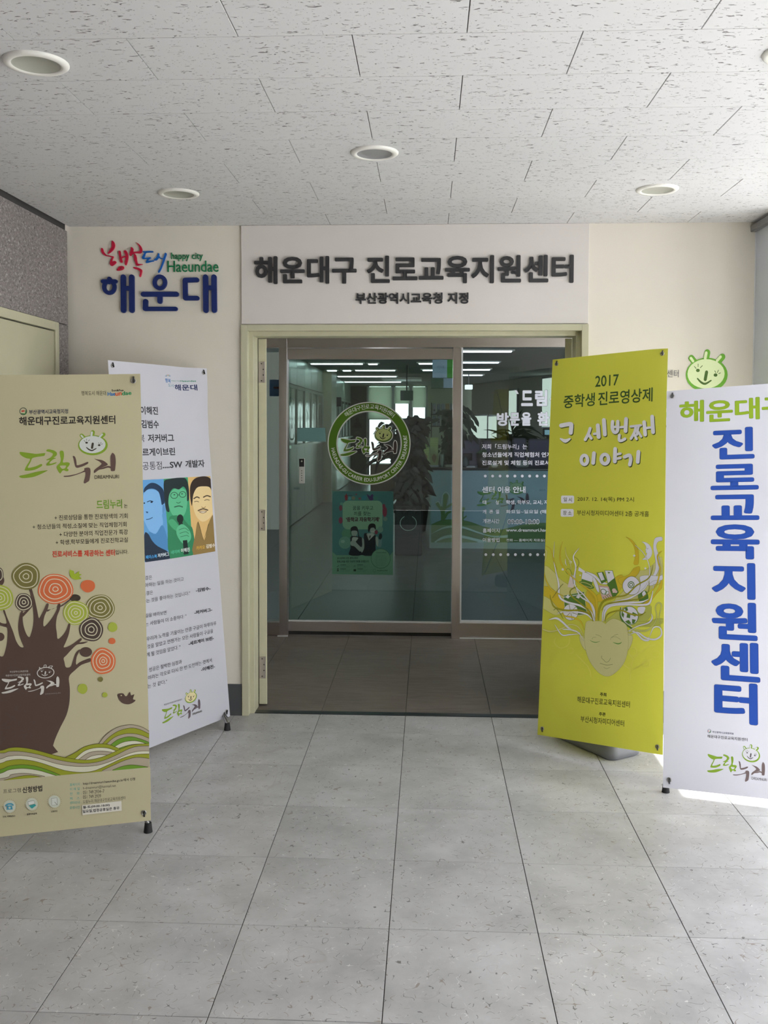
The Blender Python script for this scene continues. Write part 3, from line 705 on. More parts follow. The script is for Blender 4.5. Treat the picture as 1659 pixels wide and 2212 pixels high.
wz.fill([(295,462),(315,430),(345,415),(375,420),(380,440),(360,460),(325,470),(300,470)], RED, holes=[[(330,445),(345,435),(358,440),(345,452),(332,455)]])
wz.fill([(465,192),(480,195),(492,215),(494,245),(560,240),(568,215),(560,180),(540,150),(520,130),(560,155),(585,185),(597,220),(592,250),(570,265),(520,262),(480,275),(460,295),(447,285),(450,260),(460,225)], RED)
wz.fill([(500,270),(520,280),(530,310),(535,350),(545,385),(575,392),(605,395),(570,405),(540,412),(525,405),(515,375),(502,345),(498,310)], RED)
wz.fill([(492,428),(520,430),(560,440),(590,455),(597,475),(590,510),(580,540),(570,545),(565,530),(572,490),(560,470),(530,455),(498,445)], RED)
wl3(.007, 'blue_brush_lettering')
wz.fill([(605,240),(640,238),(700,236),(728,240),(720,252),(670,254),(640,262),(630,290),(625,315),(660,315),(695,310),(700,318),(680,335),(665,352),(700,350),(735,348),(735,358),(700,366),(655,378),(640,374),(650,345),(655,330),(620,332),(600,330),(596,310),(610,280),(622,258),(608,252)], BLU)
wz.fill([(790,265),(800,268),(800,290),(815,315),(835,320),(850,318),(868,262),(880,258),(888,275),(870,330),(845,400),(825,450),(800,492),(788,492),(790,470),(810,440),(835,370),(842,332),(815,330),(795,318),(770,345),(740,348),(740,338),(770,305)], BLU)
wl3(.005, 'green_script')
sl_ = Art(ws_, lambda x, y: wz.fn(x+(y-420)*-.22, y))
sl_.text('happy city', 930, 252, 1282, 358, GRN, 0); sl_.text('Haeundae', 912, 350, 1490, 486, GRN, 0)
wl3(.012, 'navy_lettering')
def rb(pts, w=62): wz.stroke(pts, w, NAV, sm=False)
wz.ring(207, 665, 62, 72, 46, NAV); rb([(132,600),(280,600)], 50); rb([(208,570),(208,610)], 50)
rb([(374,548),(378,945)]); rb([(474,548),(477,945)]); rb([(378,682),(474,682)], 54)
wz.ring(810, 612, 62, 70, 46, NAV); rb([(612,753),(1008,753)], 58); rb([(811,770),(811,838)], 60); rb([(640,838),(637,925)], 58); rb([(640,928),(998,928)], 50)
rb([(1112,585),(1250,582)], 56); rb([(1110,590),(1116,800)], 56); rb([(1116,800),(1255,800)], 54)
rb([(1355,548),(1360,945)]); rb([(1455,548),(1460,945)]); rb([(1358,676),(1458,676)], 54)
ws_.build(we)
for o in we.children: pass

# the centre's own wall logo on the right, half behind the two banners
wr = thing('wall_logo', 'round smiling green logo face and small lettering on the right wall above the white banner', 'wall sign', (onY(1480, 850, 0).x, 0, onY(1480, 860, 0).z))
s3 = Sheet((0, 0, 0), (1, 0, 0), (0, 0, 1)); s3.ext = 0; s3.off = .003
s3.cur = 'logo_face'
fs_ = .2586
lx = lambda x: 1527+(x-995)*fs_; ly = lambda y: 808+(y-340)*fs_*1.13
logo(s3, lx(122), ly(150), lx(1297), ly(820), g='#6fae36', face='#e3f0bc', dark='#4c6b2a', word=True, b='#5f4a43')
a3 = Art(s3); s3.cur = 'lettering'
a3.text('해운대구진로교육지원센터', 1302, 799, 1466, 815, '#6a6a68', .0)
s3.build(wr)
# ------------------------------------------------------------------ standing X banners
def zmap(sh, x0, y0, k, clamp=None):
    def fn(x, y):
        a, b = sh.uv(x0+x/k, y0+y/k)
        if clamp: a = min(max(a, clamp[0]), clamp[1]); b = min(max(b, clamp[2]), clamp[3])
        return a, b
    return Art(sh, fn)
def shift(fn_art, dx, dy):
    return Art(fn_art.sh, lambda x, y: fn_art.fn(x+dx, y+dy))
def banner(q, px, sheet_mat, label, name='x_banner', feet=None, base=None, disp=None, uvq=None):
    x, y, z, yaw, tilt, Wd, Hh, rl = q
    w = Vector((math.cos(yaw), math.sin(yaw), 0)); bk = Vector((-math.sin(yaw), math.cos(yaw), 0))
    u = Vector((0, 0, 1))*math.cos(tilt)+bk*math.sin(tilt)
    w, u = w*math.cos(rl)+u*math.sin(rl), u*math.cos(rl)-w*math.sin(rl)
    sh = Sheet((x, y, z), w, u, disp)
    c = []
    for p, d in zip(px, ((0, Hh), (Wd, Hh), (Wd, 0), (0, 0))): c.append(sh.uv(*p) if p else d)   # TL TR BR BL
    ctr = sh.wp(Wd/2, 0)
    root = thing(name, label, 'banner', (ctr.x, ctr.y, 0), 'standing banners in the lobby')
    nx, ny = 48, 120; vs = []
    def bil(s, t):
        bx = c[3][0]*(1-s)*(1-t)+c[2][0]*s*(1-t)+c[0][0]*(1-s)*t+c[1][0]*s*t
        by = c[3][1]*(1-s)*(1-t)+c[2][1]*s*(1-t)+c[0][1]*(1-s)*t+c[1][1]*s*t
        return bx, by
    for j in range(ny+1):
        for i in range(nx+1): vs.append(sh.wp(*bil(i/nx, j/ny)))
    fs = [(j*(nx+1)+i, j*(nx+1)+i+1, (j+1)*(nx+1)+i+1, (j+1)*(nx+1)+i) for j in range(ny) for i in range(nx)]
    MB().add(vs, fs, sheet_mat, True).build('printed_sheet', root)
    RB = mat('black_rubber', '#1c1c1d', rough=.7); ROD = mat('dark_fibre_rod', '#2a2a2c', rough=.4)
    hub = sh.wp(Wd*.5, Hh*.47, -.075)
    gin = .024
    gs = [bil(gin/Wd, 1-gin/Hh), bil(1-gin/Wd, 1-gin/Hh), bil(1-gin/Wd, gin*1.3/Hh), bil(gin/Wd, gin*1.3/Hh)]
    for k, g in enumerate(gs):
        P = sh.wp(g[0], g[1], .002)
        vsr = []; m = MB()
        ring = [P+sh.w*(.0075*math.cos(2*PI*i/18))+sh.u*(.0075*math.sin(2*PI*i/18)) for i in range(18)]
        m.tube(ring, .0024, mat('nickel_grommet', '#a7a4a0', rough=.3, metal=1), n=6, closed=True)
        go = m.build('grommet', root)
        dn = -1 if k < 2 else 1
        pts = [sh.wp(g[0], g[1]-.004*dn*-1, -.02), sh.wp(g[0], g[1], .003), sh.wp(g[0]+.002, g[1]-.007*dn*-1, .008), sh.wp(g[0]+.001, g[1]+(.013 if k < 2 else -.013), .004), sh.wp(g[0]+.004, g[1]+(.017 if k < 2 else -.016), -.012)]
        MB().tube([p for p in pts], .0026, ROD, n=6).build('hook', go)
    uv0 = lambda k, h: sh.wp(gs[k][0], gs[k][1], h)
    for k in (0, 1): MB().tube([hub, hub.lerp(uv0(k, -.03), .5)+sh.n*-.01, uv0(k, -.02)], [.006, .005, .0035], ROD, n=7).build('arm', root)
    if base is None:
        for k in (2, 3):
            f = feet[k-2]
            ft = (Vector((f.x, f.y, .0))-sh.O).dot(sh.n) > 0
            pth = [hub, sh.wp(gs[k][0]-.012, .045, -.014), Vector((f.x, f.y, .03))] if ft else [hub, Vector((f.x, f.y, .03))]
            a = MB().tube(pth, .0085, mat('aluminium_tube', '#a8a6a4', rough=.28, metal=1), n=10).build('leg', root)
            d = (Vector((f.x, f.y, .055))-hub).normalized()
            MB().cyl(Vector((f.x, f.y, .036)), Vector((f.x, f.y, .0)), .0125, RB, r1=.0165, n=14).build('rubber_foot', a)
            MB().tube([Vector((f.x, f.y, .065)), uv0(k, -.02), uv0(k, -.003)], .0028, ROD, n=6).build('hook_rod', a)
        back = Vector((hub.x, hub.y, 0))-Vector((sh.n.x, sh.n.y, 0)).normalized()*.36
        a = MB().tube([hub, back+Vector((0, 0, .03))], .0085, MATS['aluminium_tube'], n=10).build('leg', root)
        MB().cyl(back+Vector((0, 0, .045)), back, .0125, RB, r1=.0145, n=14).build('rubber_foot', a)
    else:
        for k in (2, 3): MB().tube([hub, hub.lerp(uv0(k, -.03), .5)+sh.n*-.01, uv0(k, -.02)], [.006, .005, .0035], ROD, n=7).build('arm', root)
        base(root, hub)
    MB().lathe(hub+Vector((0, 0, -.04)), [(.0, 0), (.026, .0), (.03, .015), (.03, .06), (.022, .08), (0, .082)], BLACKP, 18).build('hub', root)
    return root, sh, (0, Wd, 0, Hh)
def finish(sh, root): sh.build(root)

SHEET_B = banner_pvc('beige_green_banner', '#c2ba97', .5, .1)
SHEET_W = banner_pvc('white_banner_pvc', '#d3d3dc', .42, .24)
SHEET_G = banner_pvc('lime_banner_pvc', '#cbcb48', .4, .25)

# ---- beige banner with the tree (nearest, far left)
qb = (-1.4373, -1.7273, .0938, .2792, .0087, .6, 1.6, .0179)
def dsp_b(a, b):
    d = 0.0
    if a > .5 and b > 1.5: d += .010*((a-.5)/.1)*((b-1.5)/.1)
    return d
rt, sh, cl = banner(qb, [None, (303, 808), (326, 1772), None], SHEET_B, 'tall beige banner printed with a brown hand-shaped tree, nearest on the left',
                    feet=[onZ(320, 1797, 0), onZ(320, 1797, 0)+Vector((-.58, -.13, 0))], disp=dsp_b)
INK = '#2d2723'
m1 = zmap(sh, 0, 780, 4.809, cl); m2 = zmap(sh, 0, 1190, 4.879, cl); m3 = zmap(sh, 0, 1500, 4.879, cl); m0 = zmap(sh, 0, 0, 1, cl)
sh.cur = 'heading_print'
m0.textq('행복도시 해운대', 176, 849.5, 229, 849, 10, INK)
m0.textq('Hae', 232.5, 851, 249, 850.5, 8.5, '#1f6fb0', .03); m0.textq('un', 249.5, 852, 263, 850.5, 7, '#d4552d', .03); m0.textq('dae', 263.5, 850, 284, 848.5, 8.5, '#1c8a56', .03)
m0.textq('Sun&Fun', 241, 843.5, 267, 843, 4.5, INK, .02)
m1.ring(242, 522, 36, 36, 7, '#3c4a3c'); m1.ell(232, 520, 9, 9, '#c0392b'); m1.ell(248, 518, 7, 9, '#c0392b'); m1.stroke([(225, 545), (262, 548), (268, 515)], 9, '#2f7a3a')
m0.textq('부산광역시교육청지정', 63, 890.2, 147.3, 888.2, 10, '#1f2a44', .02)
m0.textq('해운대구진로교육지원센터', 41.6, 909.6, 249.5, 906.2, 19, INK, .028)
sh.cur = 'logo_print'
logo(sh, 42.1, 927.1, 254.5, 1048.3, face='#c9ccc6')
sh.cur = 'paragraph_print'
m0.textq('드림누리', 209, 1090, 264, 1088, 20, '#6f9a2c', .02); m0.textq('는', 268, 1093, 276, 1092.5, 8.5, INK)
for s_, a, b, c_, d in (('+ 진로상담을 통한 진로탐색의 기회', 118, 1118.5, 276, 1114), ('+ 청소년들의 적성,소질에 맞는 직업체험기회', 70.7, 1138.5, 273.5, 1132.5),
                        ('+ 다양한 분야의 직업전문가 특강', 128.5, 1154.5, 276.5, 1148.8), ('+ 학생,학부모들에게 진로진학교실', 120.6, 1172, 276.5, 1166)):
    m0.textq(s_, a, b, c_, d, 11.5, INK, .004)
m0.textq('진로서비스를 제공하는 센터', 113.3, 1197, 248.5, 1193.5, 14, '#c8402c', .03); m0.textq('입니다.', 249.5, 1193.4, 277.5, 1191.5, 9.5, INK, .004)
sh.cur = 'tree_print'
TRUNK, OLV, ORG, DBR, LGR = '#56433a', '#77703c', '#d06b40', '#4d3f37', '#a3ae42'
m2.fill([(545,2142),(560,2052),(590,1962),(640,1852),(700,1732),(730,1612),(737,1512),(735,1430),(726,1350),(740,1305),(790,1258),(860,1200),(955,1165),(955,1130),(900,1145),(840,1172),(803,1197),(808,1120),(835,1062),(850,1040),(822,1048),(790,1090),(765,1170),(742,1222),(695,1225),(680,1170),(672,1130),(700,1100),(740,1055),(790,1005),(820,985),(880,978),(930,955),(870,960),(838,962),(862,938),(850,918),(780,970),(725,1003),(672,1016),(690,970),(720,895),(735,830),(742,770),(722,768),(700,830),(660,890),(610,928),(600,870),(590,780),(602,690),(630,620),(637,560),(612,560),(598,615),(560,690),(500,768),(462,796),(458,745),(472,680),(500,620),(514,560),(490,558),(462,620),(432,680),(411,708),(395,640),(370,520),(345,430),(330,385),(305,392),(320,450),(336,520),(348,600),(355,700),(350,780),(335,850),(312,908),(280,878),(252,800),(240,720),(242,640),(220,640),(203,700),(192,800),(205,890),(228,955),(250,1012),(212,1008),(172,950),(142,860),(104,765),(72,690),(50,625),(33,625),(58,700),(70,760),(40,765),(0,750),(-60,700),(-90,710),(-40,770),(40,798),(78,820),(76,950),(56,1050),(28,1112),(-30,1080),(-110,940),(-180,760),(-210,760),(-150,960),(-130,1150),(-250,1400),(-330,1500),(-330,2142)], TRUNK, k=3)
m2.fill([(495,620),(560,612),(610,582),(650,585),(740,520),(735,508),(650,570),(600,592),(540,616),(500,640)], TRUNK); m2.fill([(240,660),(300,610),(335,575),(338,590),(290,645),(240,695)], TRUNK)
for c in ((905,1065,66,52),(790,495,60,38),(0,905,48,45),(-10,310,56,62)): m2.ell(*c, TRUNK if c[0] != 790 else '#3f362b')
def rings(cx, cy, rx, ry, c, fr, wob=.02, rot=0):
    m2.fill(m2.ell(cx, cy, rx, ry, None, rot, 30, wob), c, sm=False)
    for f in fr: m2.stroke(m2.ell(cx, cy, rx*f, ry*f, None, rot, 30, wob*1.6), 9, '#cfc9ab', closed=True, sm=False)
rings(275, 268, 150, 142, OLV, (.84, .46, .2)); rings(585, 402, 187, 160, ORG, (.9, .66, .36, .15)); rings(252, 540, 92, 95, DBR, (.86, .52, .2))
rings(0, 495, 143, 136, LGR, (.84, .6, .36, .14)); rings(1055, 598, 156, 137, OLV, (.9, .68, .4, .15)); rings(800, 652, 136, 128, LGR, (.88, .6, .36, .12)); rings(962, 828, 128, 126, DBR, (.84, .5, .24), rot=.5); rings(1088, 1160, 131, 140, ORG, (.84, .56, .3, .12))
rings(-20, 250, 60, 80, DBR, (.8,))
for c in ((927,370,77,66,ORG),(1188,803,50,52,LGR),(1181,949,37,33,ORG),(1059,1352,27,27,OLV),(871,1452,52,54,LGR),(1106,1516,28,27,LGR)): m2.fill(m2.ell(*c[:4], None, 0, 24, .02), c[4], sm=False)
m2.fill([(735,198),(752,203),(778,212),(786,242),(802,236),(838,213),(834,240),(862,247),(836,266),(860,290),(830,300),(790,303),(750,280),(735,245)], '#9caf2e', k=3)
m2.fill([(1240,1513),(1262,1500),(1300,1502),(1322,1530),(1345,1520),(1370,1484),(1382,1522),(1416,1510),(1402,1560),(1430,1572),(1400,1600),(1350,1616),(1290,1602),(1254,1562)], TRUNK, k=3)
m2.ell(1278, 1522, 7, 7, '#c3bd8f')
sh.cur = 'wave_print'
OL2, TAN, CRM, GR2, LN = '#93982a', '#a99d88', '#cfcdb4', '#6b952c', '#4a3d22'
def band(pts, c, bottom=None, line=True):
    pts = [(float(a), float(b)) for a, b in pts]
    sp = smooth(pts, False, 5)
    poly = sp+(bottom if bottom else [(pts[-1][0], 960), (pts[0][0], 960)])
    m3.fill(poly, c, sm=False)
    if line: m3.stroke(sp, 4.5, LN, sm=False, cap=False)
band([(1040,520),(1120,420),(1240,345),(1375,318),(1490,340),(1572,385)], TAN, [(1572,560),(1040,560)])
band([(1078,520),(1160,440),(1260,380),(1380,352),(1480,370),(1572,415)], OL2, [(1572,560),(1078,560)])
band([(1122,522),(1200,455),(1290,420),(1380,410),(1480,425),(1572,462)], TAN, [(1572,560),(1122,560)])
band([(1165,530),(1240,475),(1330,447),(1400,446),(1490,470),(1572,503)], GR2, [(1572,560),(1165,560)])
band([(1205,550),(1290,505),(1380,488),(1450,490),(1535,515)], CRM, [(1535,560),(1205,570)])
band([(1255,565),(1330,540),(1400,525),(1500,518)], GR2, [(1500,560),(1255,580)])
band([(690,662),(790,612),(880,555),(980,525),(1070,519),(1160,530),(1275,577)], OL2, [(1275,640),(900,760),(690,700)])
band([(785,682),(880,600),(980,565),(1080,559),(1160,570),(1235,600)], CRM, [(1235,660),(900,760),(785,700)])
band([(825,686),(920,620),(1010,597),(1100,596),(1185,608)], TAN, [(1185,660),(900,760),(825,700)])
band([(900,686),(960,650),(1040,634),(1130,636)], CRM, [(1130,680),(900,740)])
band([(-800,640),(-500,560),(-250,600),(0,590),(100,562),(200,556),(330,573),(480,612),(600,645),(700,665),(850,686),(950,686),(1070,660),(1180,615),(1280,570),(1400,530),(1572,514)], OL2)
band([(-800,690),(-400,590),(0,617),(100,598),(230,600),(400,630),(560,675),(700,705),(850,723),(980,718),(1100,690),(1230,635),(1350,575),(1450,545),(1572,540)], TAN)
band([(-800,720),(-300,740),(0,680),(80,652),(200,640),(330,655),(470,690),(600,728),(750,752),(900,757),(1050,740),(1200,690),(1350,625),(1460,597),(1572,594)], CRM)
band([(-800,760),(-300,780),(0,725),(80,697),(200,682),(330,695),(450,725),(600,775),(720,806),(870,819),(1000,800),(1150,737),(1290,672),(1430,632),(1572,624)], OL2)
band([(1075,802),(1200,742),(1330,688),(1450,660),(1572,674)], TAN); band([(1185,795),(1290,755),(1400,740),(1560,762)], GR2)
band([(-800,860),(-300,860),(0,790),(100,752),(230,738),(360,750),(470,782),(560,815),(640,850)], GR2); band([(-800,900),(-300,900),(0,832),(100,792),(250,778),(400,797),(500,825),(600,856)], CRM)
band([(-800,960),(0,885),(120,842),(250,828),(380,842),(475,862)], TAN); band([(40,902),(200,862),(320,850),(440,868)], OL2)
m3.fill([(-900,992),(0,908),(1600,763),(1600,1100),(-900,1250)], SHEET_B, sm=False)
sh.cur = 'information_print'
m3.textq('프로그램', 35, 1020, 222, 1005, 44, INK); m3.textq('신청방법', 238, 1006, 447, 985, 66, INK, .035)
TEAL = '#5fa090'
for s_, y0, y1 in (('홈페이지 :', 950, 942), ('이 메 일 :', 998, 988), ('전    화 :', 1046, 1038), ('팩    스 :', 1096, 1088), ('센터안내 :', 1140, 1132), ('운영시간 :', 1192, 1184)): m3.textq(s_, 737, y0, 858, y1, 30, TEAL, .01)
for s_, x1, y0, y1, bo in (('http://dreamnuri.haeundae.go.kr에서 신청', 1425, 940, 890, .02), ('h-dreamnuri@hanmail.net', 1222, 988, 960, 0), ('051 749 2934~7', 1100, 1032, 1016, 0), ('051 749 2939', 1065, 1080, 1066, 0), ('드림누리 해운대구진로교육지원센터', 1322, 1130, 1086, 0)): m3.textq(s_, 876, y0, x1, y1, 36, INK, bo)
sh.cur = 'sticker'; m3.fill([(866,1166),(1280,1119),(1283,1222),(870,1268)], '#d6d2c4', sm=False)
m3.textq('월-토(09:00-18:00)', 875, 1190, 1158, 1163, 34, '#1d1c22', .03); m3.textq('일요일,법정공휴일은 휴무', 872, 1232, 1260, 1194, 36, '#1d1c22', .03)
for i, (cx_, cy_) in enumerate(((103,1178),(337,1153),(574,1125))):
    sh.cur = 'contact_icon#%d' % i
    m3.ell(cx_, cy_, 62, 64, '#c6cbb9')
    for k in range(24): m3.ell(cx_+74*math.cos(k*PI/12), cy_+76*math.sin(k*PI/12), 3, 3, '#8a8a70', n=6)
sh.cur = 'contact_icon#0'; m3.stroke([(65,1168),(85,1152),(121,1150),(139,1162)], 16, '#4f97ab'); m3.fill([(78,1168),(128,1165),(136,1208),(72,1212)], '#4f97ab', sm=False); m3.ell(103, 1190, 11, 11, '#c6cbb9')
sh.cur = 'contact_icon#1'; m3.fill([(295,1128),(358,1112),(368,1150),(305,1163)], '#d6d8cf', sm=False, ol='#777a70', olw=4); m3.fill([(305,1168),(368,1152),(384,1165),(338,1200)], '#3c9b96', sm=False)
sh.cur = 'contact_icon#2'; m3.fill([(543,1092),(602,1086),(606,1158),(547,1166)], '#d0d4c8', sm=False, ol='#77776a', olw=4); m3.stroke([(578,1130),(605,1160)], 5, '#77776a', sm=False)
m3.textq('전화, 이메일접수', 32, 1286, 165, 1276, 20, INK, .02); m3.textq('홈페이지검색', 285, 1260, 390, 1250, 20, INK, .03); m3.textq('신청완료', 540, 1230, 607, 1224, 20, INK, .02)
sh.cur = 'small_logo_print'
logo(sh, 4.1, 1430.8, 131.2, 1506.7, mono='#cdc9bf', face=TRUNK, facefill=False, word=False)
m2.text('DREAMNURI', 480, 1488, 638, 1510, '#9b9388'); m2.textq('부산광역시교육청지정', 105, 1272, 298, 1264, 20, '#cdc9bf'); m2.textq('해운대구진로교육지원센터', 62, 1312, 320, 1300, 22, '#cdc9bf')
finish(sh, rt)

# ---- white banner with the three portraits (behind the beige one)
qw = (-1.2071, -.6819, .0253, 1.0155, .0899, .6, 1.8, -.0061)
def dsp_w(a, b):
    # soft fold running down from the upper right grommet
    t = (a-.60)*.5+(b-1.8)*-.32
    k = max(0.0, min(1.0, (b-1.28)/.4))
    f = .022*k*math.exp(-((a-(.60-(1.8-b)*.42))/.10)**2)-.010*k*math.exp(-((a-(.48-(1.8-b)*.30))/.08)**2)
    return f*min(1, a/.1)
rt, sh, cl = banner(qw, [(233, 778), (440, 797), (497, 1547), None], SHEET_W, 'white banner with three tinted portraits, standing behind the beige banner',
                    feet=[onZ(491, 1577, 0), onZ(491, 1577, 0)+Vector((-.33, -.52, 0))], disp=dsp_w)
m4 = zmap(sh, 220, 760, 4.81, cl); m5 = zmap(sh, 290, 1200, 5.027, cl)
sh.cur = 'heading_print'; DK = '#35363c'
m4.textq('행복', 660, 296, 720, 302, 44, '#2f6cae', .02); m4.textq('Happy City', 728, 300, 818, 303, 15, '#2f8a6a', .0); m4.textq('Haeundae', 822, 302, 958, 306, 17, '#2f8a6a', .03); m4.textq('도시', 693, 345, 752, 351, 34, '#2f8aa0'); m4.textq('해운대', 765, 368, 968, 374, 64, '#29305e', .03)
for k, c_ in enumerate(('#2f6cae', '#3a8f5a', '#c0504a', '#3a8f5a', '#2f6cae')):
    an = math.radians(-150+30*k); m4.stroke([(688+18*math.cos(an), 262+14*math.sin(an)), (688+32*math.cos(an), 262+26*math.sin(an))], 5, c_, sm=False)
m4.textq('네이버', 190, 600, 375, 606, 82, DK); m4.textq('이해진', 402, 607, 585, 612, 86, DK, .03)
m4.textq('카카오', 195, 742, 385, 747, 82, DK); m4.textq('김범수', 412, 750, 595, 753, 86, DK, .03)
m4.textq('페이스북', 170, 890, 445, 897, 82, DK); m4.textq('저커버그', 480, 898, 750, 893, 86, DK, .03)
m4.textq('구글 세르게이브린', 180, 1050, 760, 1032, 86, DK, .03)
m4.textq('의 공통점', 330, 1190, 625, 1178, 86, DK, .0); m4.textq('....SW', 632, 1178, 835, 1170, 66, DK, .03); m4.textq('개발자', 867, 1166, 1068, 1158, 80, DK, .03)
sh.cur = 'portrait_print'
m4.fill([(430,1332),(640,1321),(706,2150),(447,2186),(300,2206),(270,1340)], '#5d9bd0', sm=False); m4.fill([(640,1321),(892,1303),(948,2111),(706,2150)], '#3a9a6c', sm=False); m4.fill([(892,1303),(1143,1290),(1196,2070),(948,2111)], '#dcb676', sm=False)
# first portrait, blue
m4.fill([(420,1600),(440,1460),(520,1430),(600,1470),(618,1580),(655,1580),(655,1660),(625,1690),(635,1780),(610,1850),(560,1890),(500,1870),(450,1780),(420,1700)], '#7db2e2', k=4)
m4.fill([(625,1800),(670,1900),(700,2060),(600,2040),(500,1950),(490,1870),(560,1890)], '#4a86bb', k=4)
m4.fill([(432,1450),(445,1410),(500,1365),(560,1368),(620,1410),(645,1460),(652,1560),(640,1580),(622,1590),(612,1540),(590,1460),(540,1425),(480,1428),(440,1460)], '#173352', k=4)
m4.fill([(440,1900),(480,1890),(520,1960),(580,2020),(690,2080),(706,2148),(450,2184)], '#1d2c40', k=3)
m4.fill([(630,1600),(650,1590),(655,1650),(630,1680)], '#5b94c8', k=3); m4.stroke([(470,1560),(500,1548),(530,1555)], 8, '#173352'); m4.ell(515, 1562, 12, 8, '#10243c'); m4.ell(440, 1572, 8, 8, '#10243c')
m4.fill([(455,1660),(480,1662),(474,1676),(462,1672)], '#244c74', k=3); m4.stroke([(462,1742),(490,1738),(524,1722)], 8, '#244c74')
# second portrait, green
m4.fill([(690,1500),(760,1420),(860,1430),(885,1520),(880,1620),(850,1700),(790,1720),(730,1690),(695,1600)], '#5fb98a', k=4)
m4.fill([(644,1350),(700,1322),(800,1308),(870,1318),(900,1400),(905,1520),(885,1550),(880,1450),(845,1400),(800,1430),(740,1420),(700,1480),(690,1570),(700,1660),(665,1640),(648,1500)], '#1c2b2c', k=4)
m4.fill([(690,1760),(750,1700),(830,1720),(900,1800),(945,1850),(948,2108),(710,2148)], '#2f8158', k=3); m4.fill([(690,1760),(740,1740),(810,1830),(790,1870),(720,1820)], '#49a474', k=3)
m4.ring(750, 1492, 36, 32, 6, '#1c3b32'); m4.ring(838, 1482, 34, 30, 6, '#1c3b32'); m4.stroke([(786,1488),(804,1486)], 6, '#1c3b32', sm=False); m4.ell(752, 1485, 10, 5, '#1c3b32'); m4.ell(832, 1476, 10, 5, '#1c3b32')
m4.stroke([(775,1565),(795,1572),(815,1560)], 8, '#2d7554'); m4.stroke([(755,1612),(800,1602),(836,1612)], 12, '#2a6249')
m4.ell(812, 1735, 34, 46, '#152522'); m4.fill([(795,1775),(838,1772),(845,1860),(815,1862)], '#152522', sm=False)
m4.fill([(780,1830),(830,1790),(890,1830),(925,1900),(915,1960),(860,2000),(810,1960),(775,1890)], '#5fb98a', k=4)
for a in range(3): m4.stroke([(800+8*a, 1850+36*a), (860+10*a, 1832+38*a), (900, 1860+30*a)], 5, '#2a6249')
m4.fill([(840,1960),(885,1955),(900,2100),(850,2108)], '#152522', sm=False)
# third portrait, tan
m4.fill([(940,1500),(980,1420),(1060,1390),(1140,1430),(1160,1560),(1150,1680),(1090,1750),(1030,1760),(975,1700),(945,1600)], '#e6cc96', k=4)
m4.fill([(932,1600),(915,1500),(918,1390),(960,1320),(1040,1294),(1110,1305),(1145,1360),(1160,1500),(1150,1480),(1120,1410),(1060,1398),(990,1410),(950,1480),(940,1560)], '#33241c', k=4)
m4.fill([(1168,1700),(1196,2068),(950,2110),(970,1900),(1000,1760),(1060,1960),(1100,1800)], '#8e7442', k=3); m4.stroke([(1000,1770),(1055,1960),(1110,1790)], 6, '#5c4a2c', sm=False)
m4.stroke([(955,1525),(985,1508),(1010,1518)], 12, '#4a3726'); m4.stroke([(1055,1510),(1090,1495),(1125,1505)], 12, '#4a3726'); m4.stroke([(960,1558),(985,1552),(1005,1560)], 6, '#4a3726'); m4.stroke([(1065,1545),(1090,1535),(1115,1542)], 6, '#4a3726')
m4.stroke([(1035,1612),(1055,1622),(1075,1610)], 7, '#9c7a4c'); m4.stroke([(1000,1650),(1048,1632),(1098,1645)], 13, '#5b4430'); m4.fill([(1010,1662),(1050,1656),(1088,1658),(1050,1675)], '#f0e6d0', k=3, ol='#6b4c34', olw=6)
m4.fill([(240,2216),(447,2187),(706,2151),(948,2112),(1205,2069),(1215,2140),(240,2290)], SHEET_W, sm=False)
m4.textq('페이스북', 455, 2135, 572, 2122, 40, '#4aa0e0', .03); m4.textq('저커버그', 580, 2118, 697, 2100, 42, '#dfe9f0', .02); m4.textq('네이버', 718, 2085, 808, 2070, 40, '#5cc09a', .02); m4.textq('이해진', 822, 2066, 912, 2052, 42, '#dfe9e4', .02); m4.textq('카카오', 982, 2040, 1070, 2026, 40, '#dcae3c', .02); m4.textq('김범수', 1083, 2022, 1175, 2008, 42, '#f0eadc', .02)
sh.cur = 'quotation_print'
Q = [('인생의 해결은', -60, 262, 192, 236, 48, 0), ('좋아하는 일을 하는 것이고', 75, 332, 535, 252, 46, 0), ('성공의 비결은', -40, 430, 202, 400, 46, 0), ('하는 것을 좋아하는 것입니다."', 90, 500, 605, 405, 46, 0), ('-김범수-', 668, 380, 828, 355, 42, 1),
     ('긴 길을 바라보면', 70, 662, 347, 618, 46, 0), ('있는 사람들이 더 소중하다. "', 80, 755, 565, 655, 46, 0), ('-저커버그-', 652, 622, 845, 585, 42, 1),
     ('우리가 노력을 기울이는 만큼 구글이 하루하루', 133, 908, 890, 732, 48, 0), ('것을 알았고 언젠가는 모든 사람들이 구글을', 140, 992, 855, 815, 48, 0), ('게 될 것임을 알았다. "', 133, 1080, 500, 990, 48, 0), ('-세르게이 브린-', 588, 958, 862, 893, 44, 1),
     ('성공은 절박한 심정과', 158, 1243, 515, 1150, 48, 0), ('이라는 각오로 다시 한 번 도전하는 것에서', 150, 1330, 840, 1132, 48, 0), ('-이해진-', 725, 1240, 875, 1200, 44, 1), ('오는 것 같다."', 100, 1432, 355, 1365, 48, 0)]
for s_, a, b, c_, d, h_, bo in Q: m5.textq(s_, a, b, c_, d, h_, DK, .035 if bo else .003)
sh.cur = 'logo_print'
logo(sh, 290+305/5.027, 1200+1418/5.027, 290+715/5.027, 1200+1868/5.027, face='#dccfa0', b='#62545a')
m5.textq('해운대구진로교육지원센터', 320, 1622, 515, 1562, 20, DK)
finish(sh, rt)

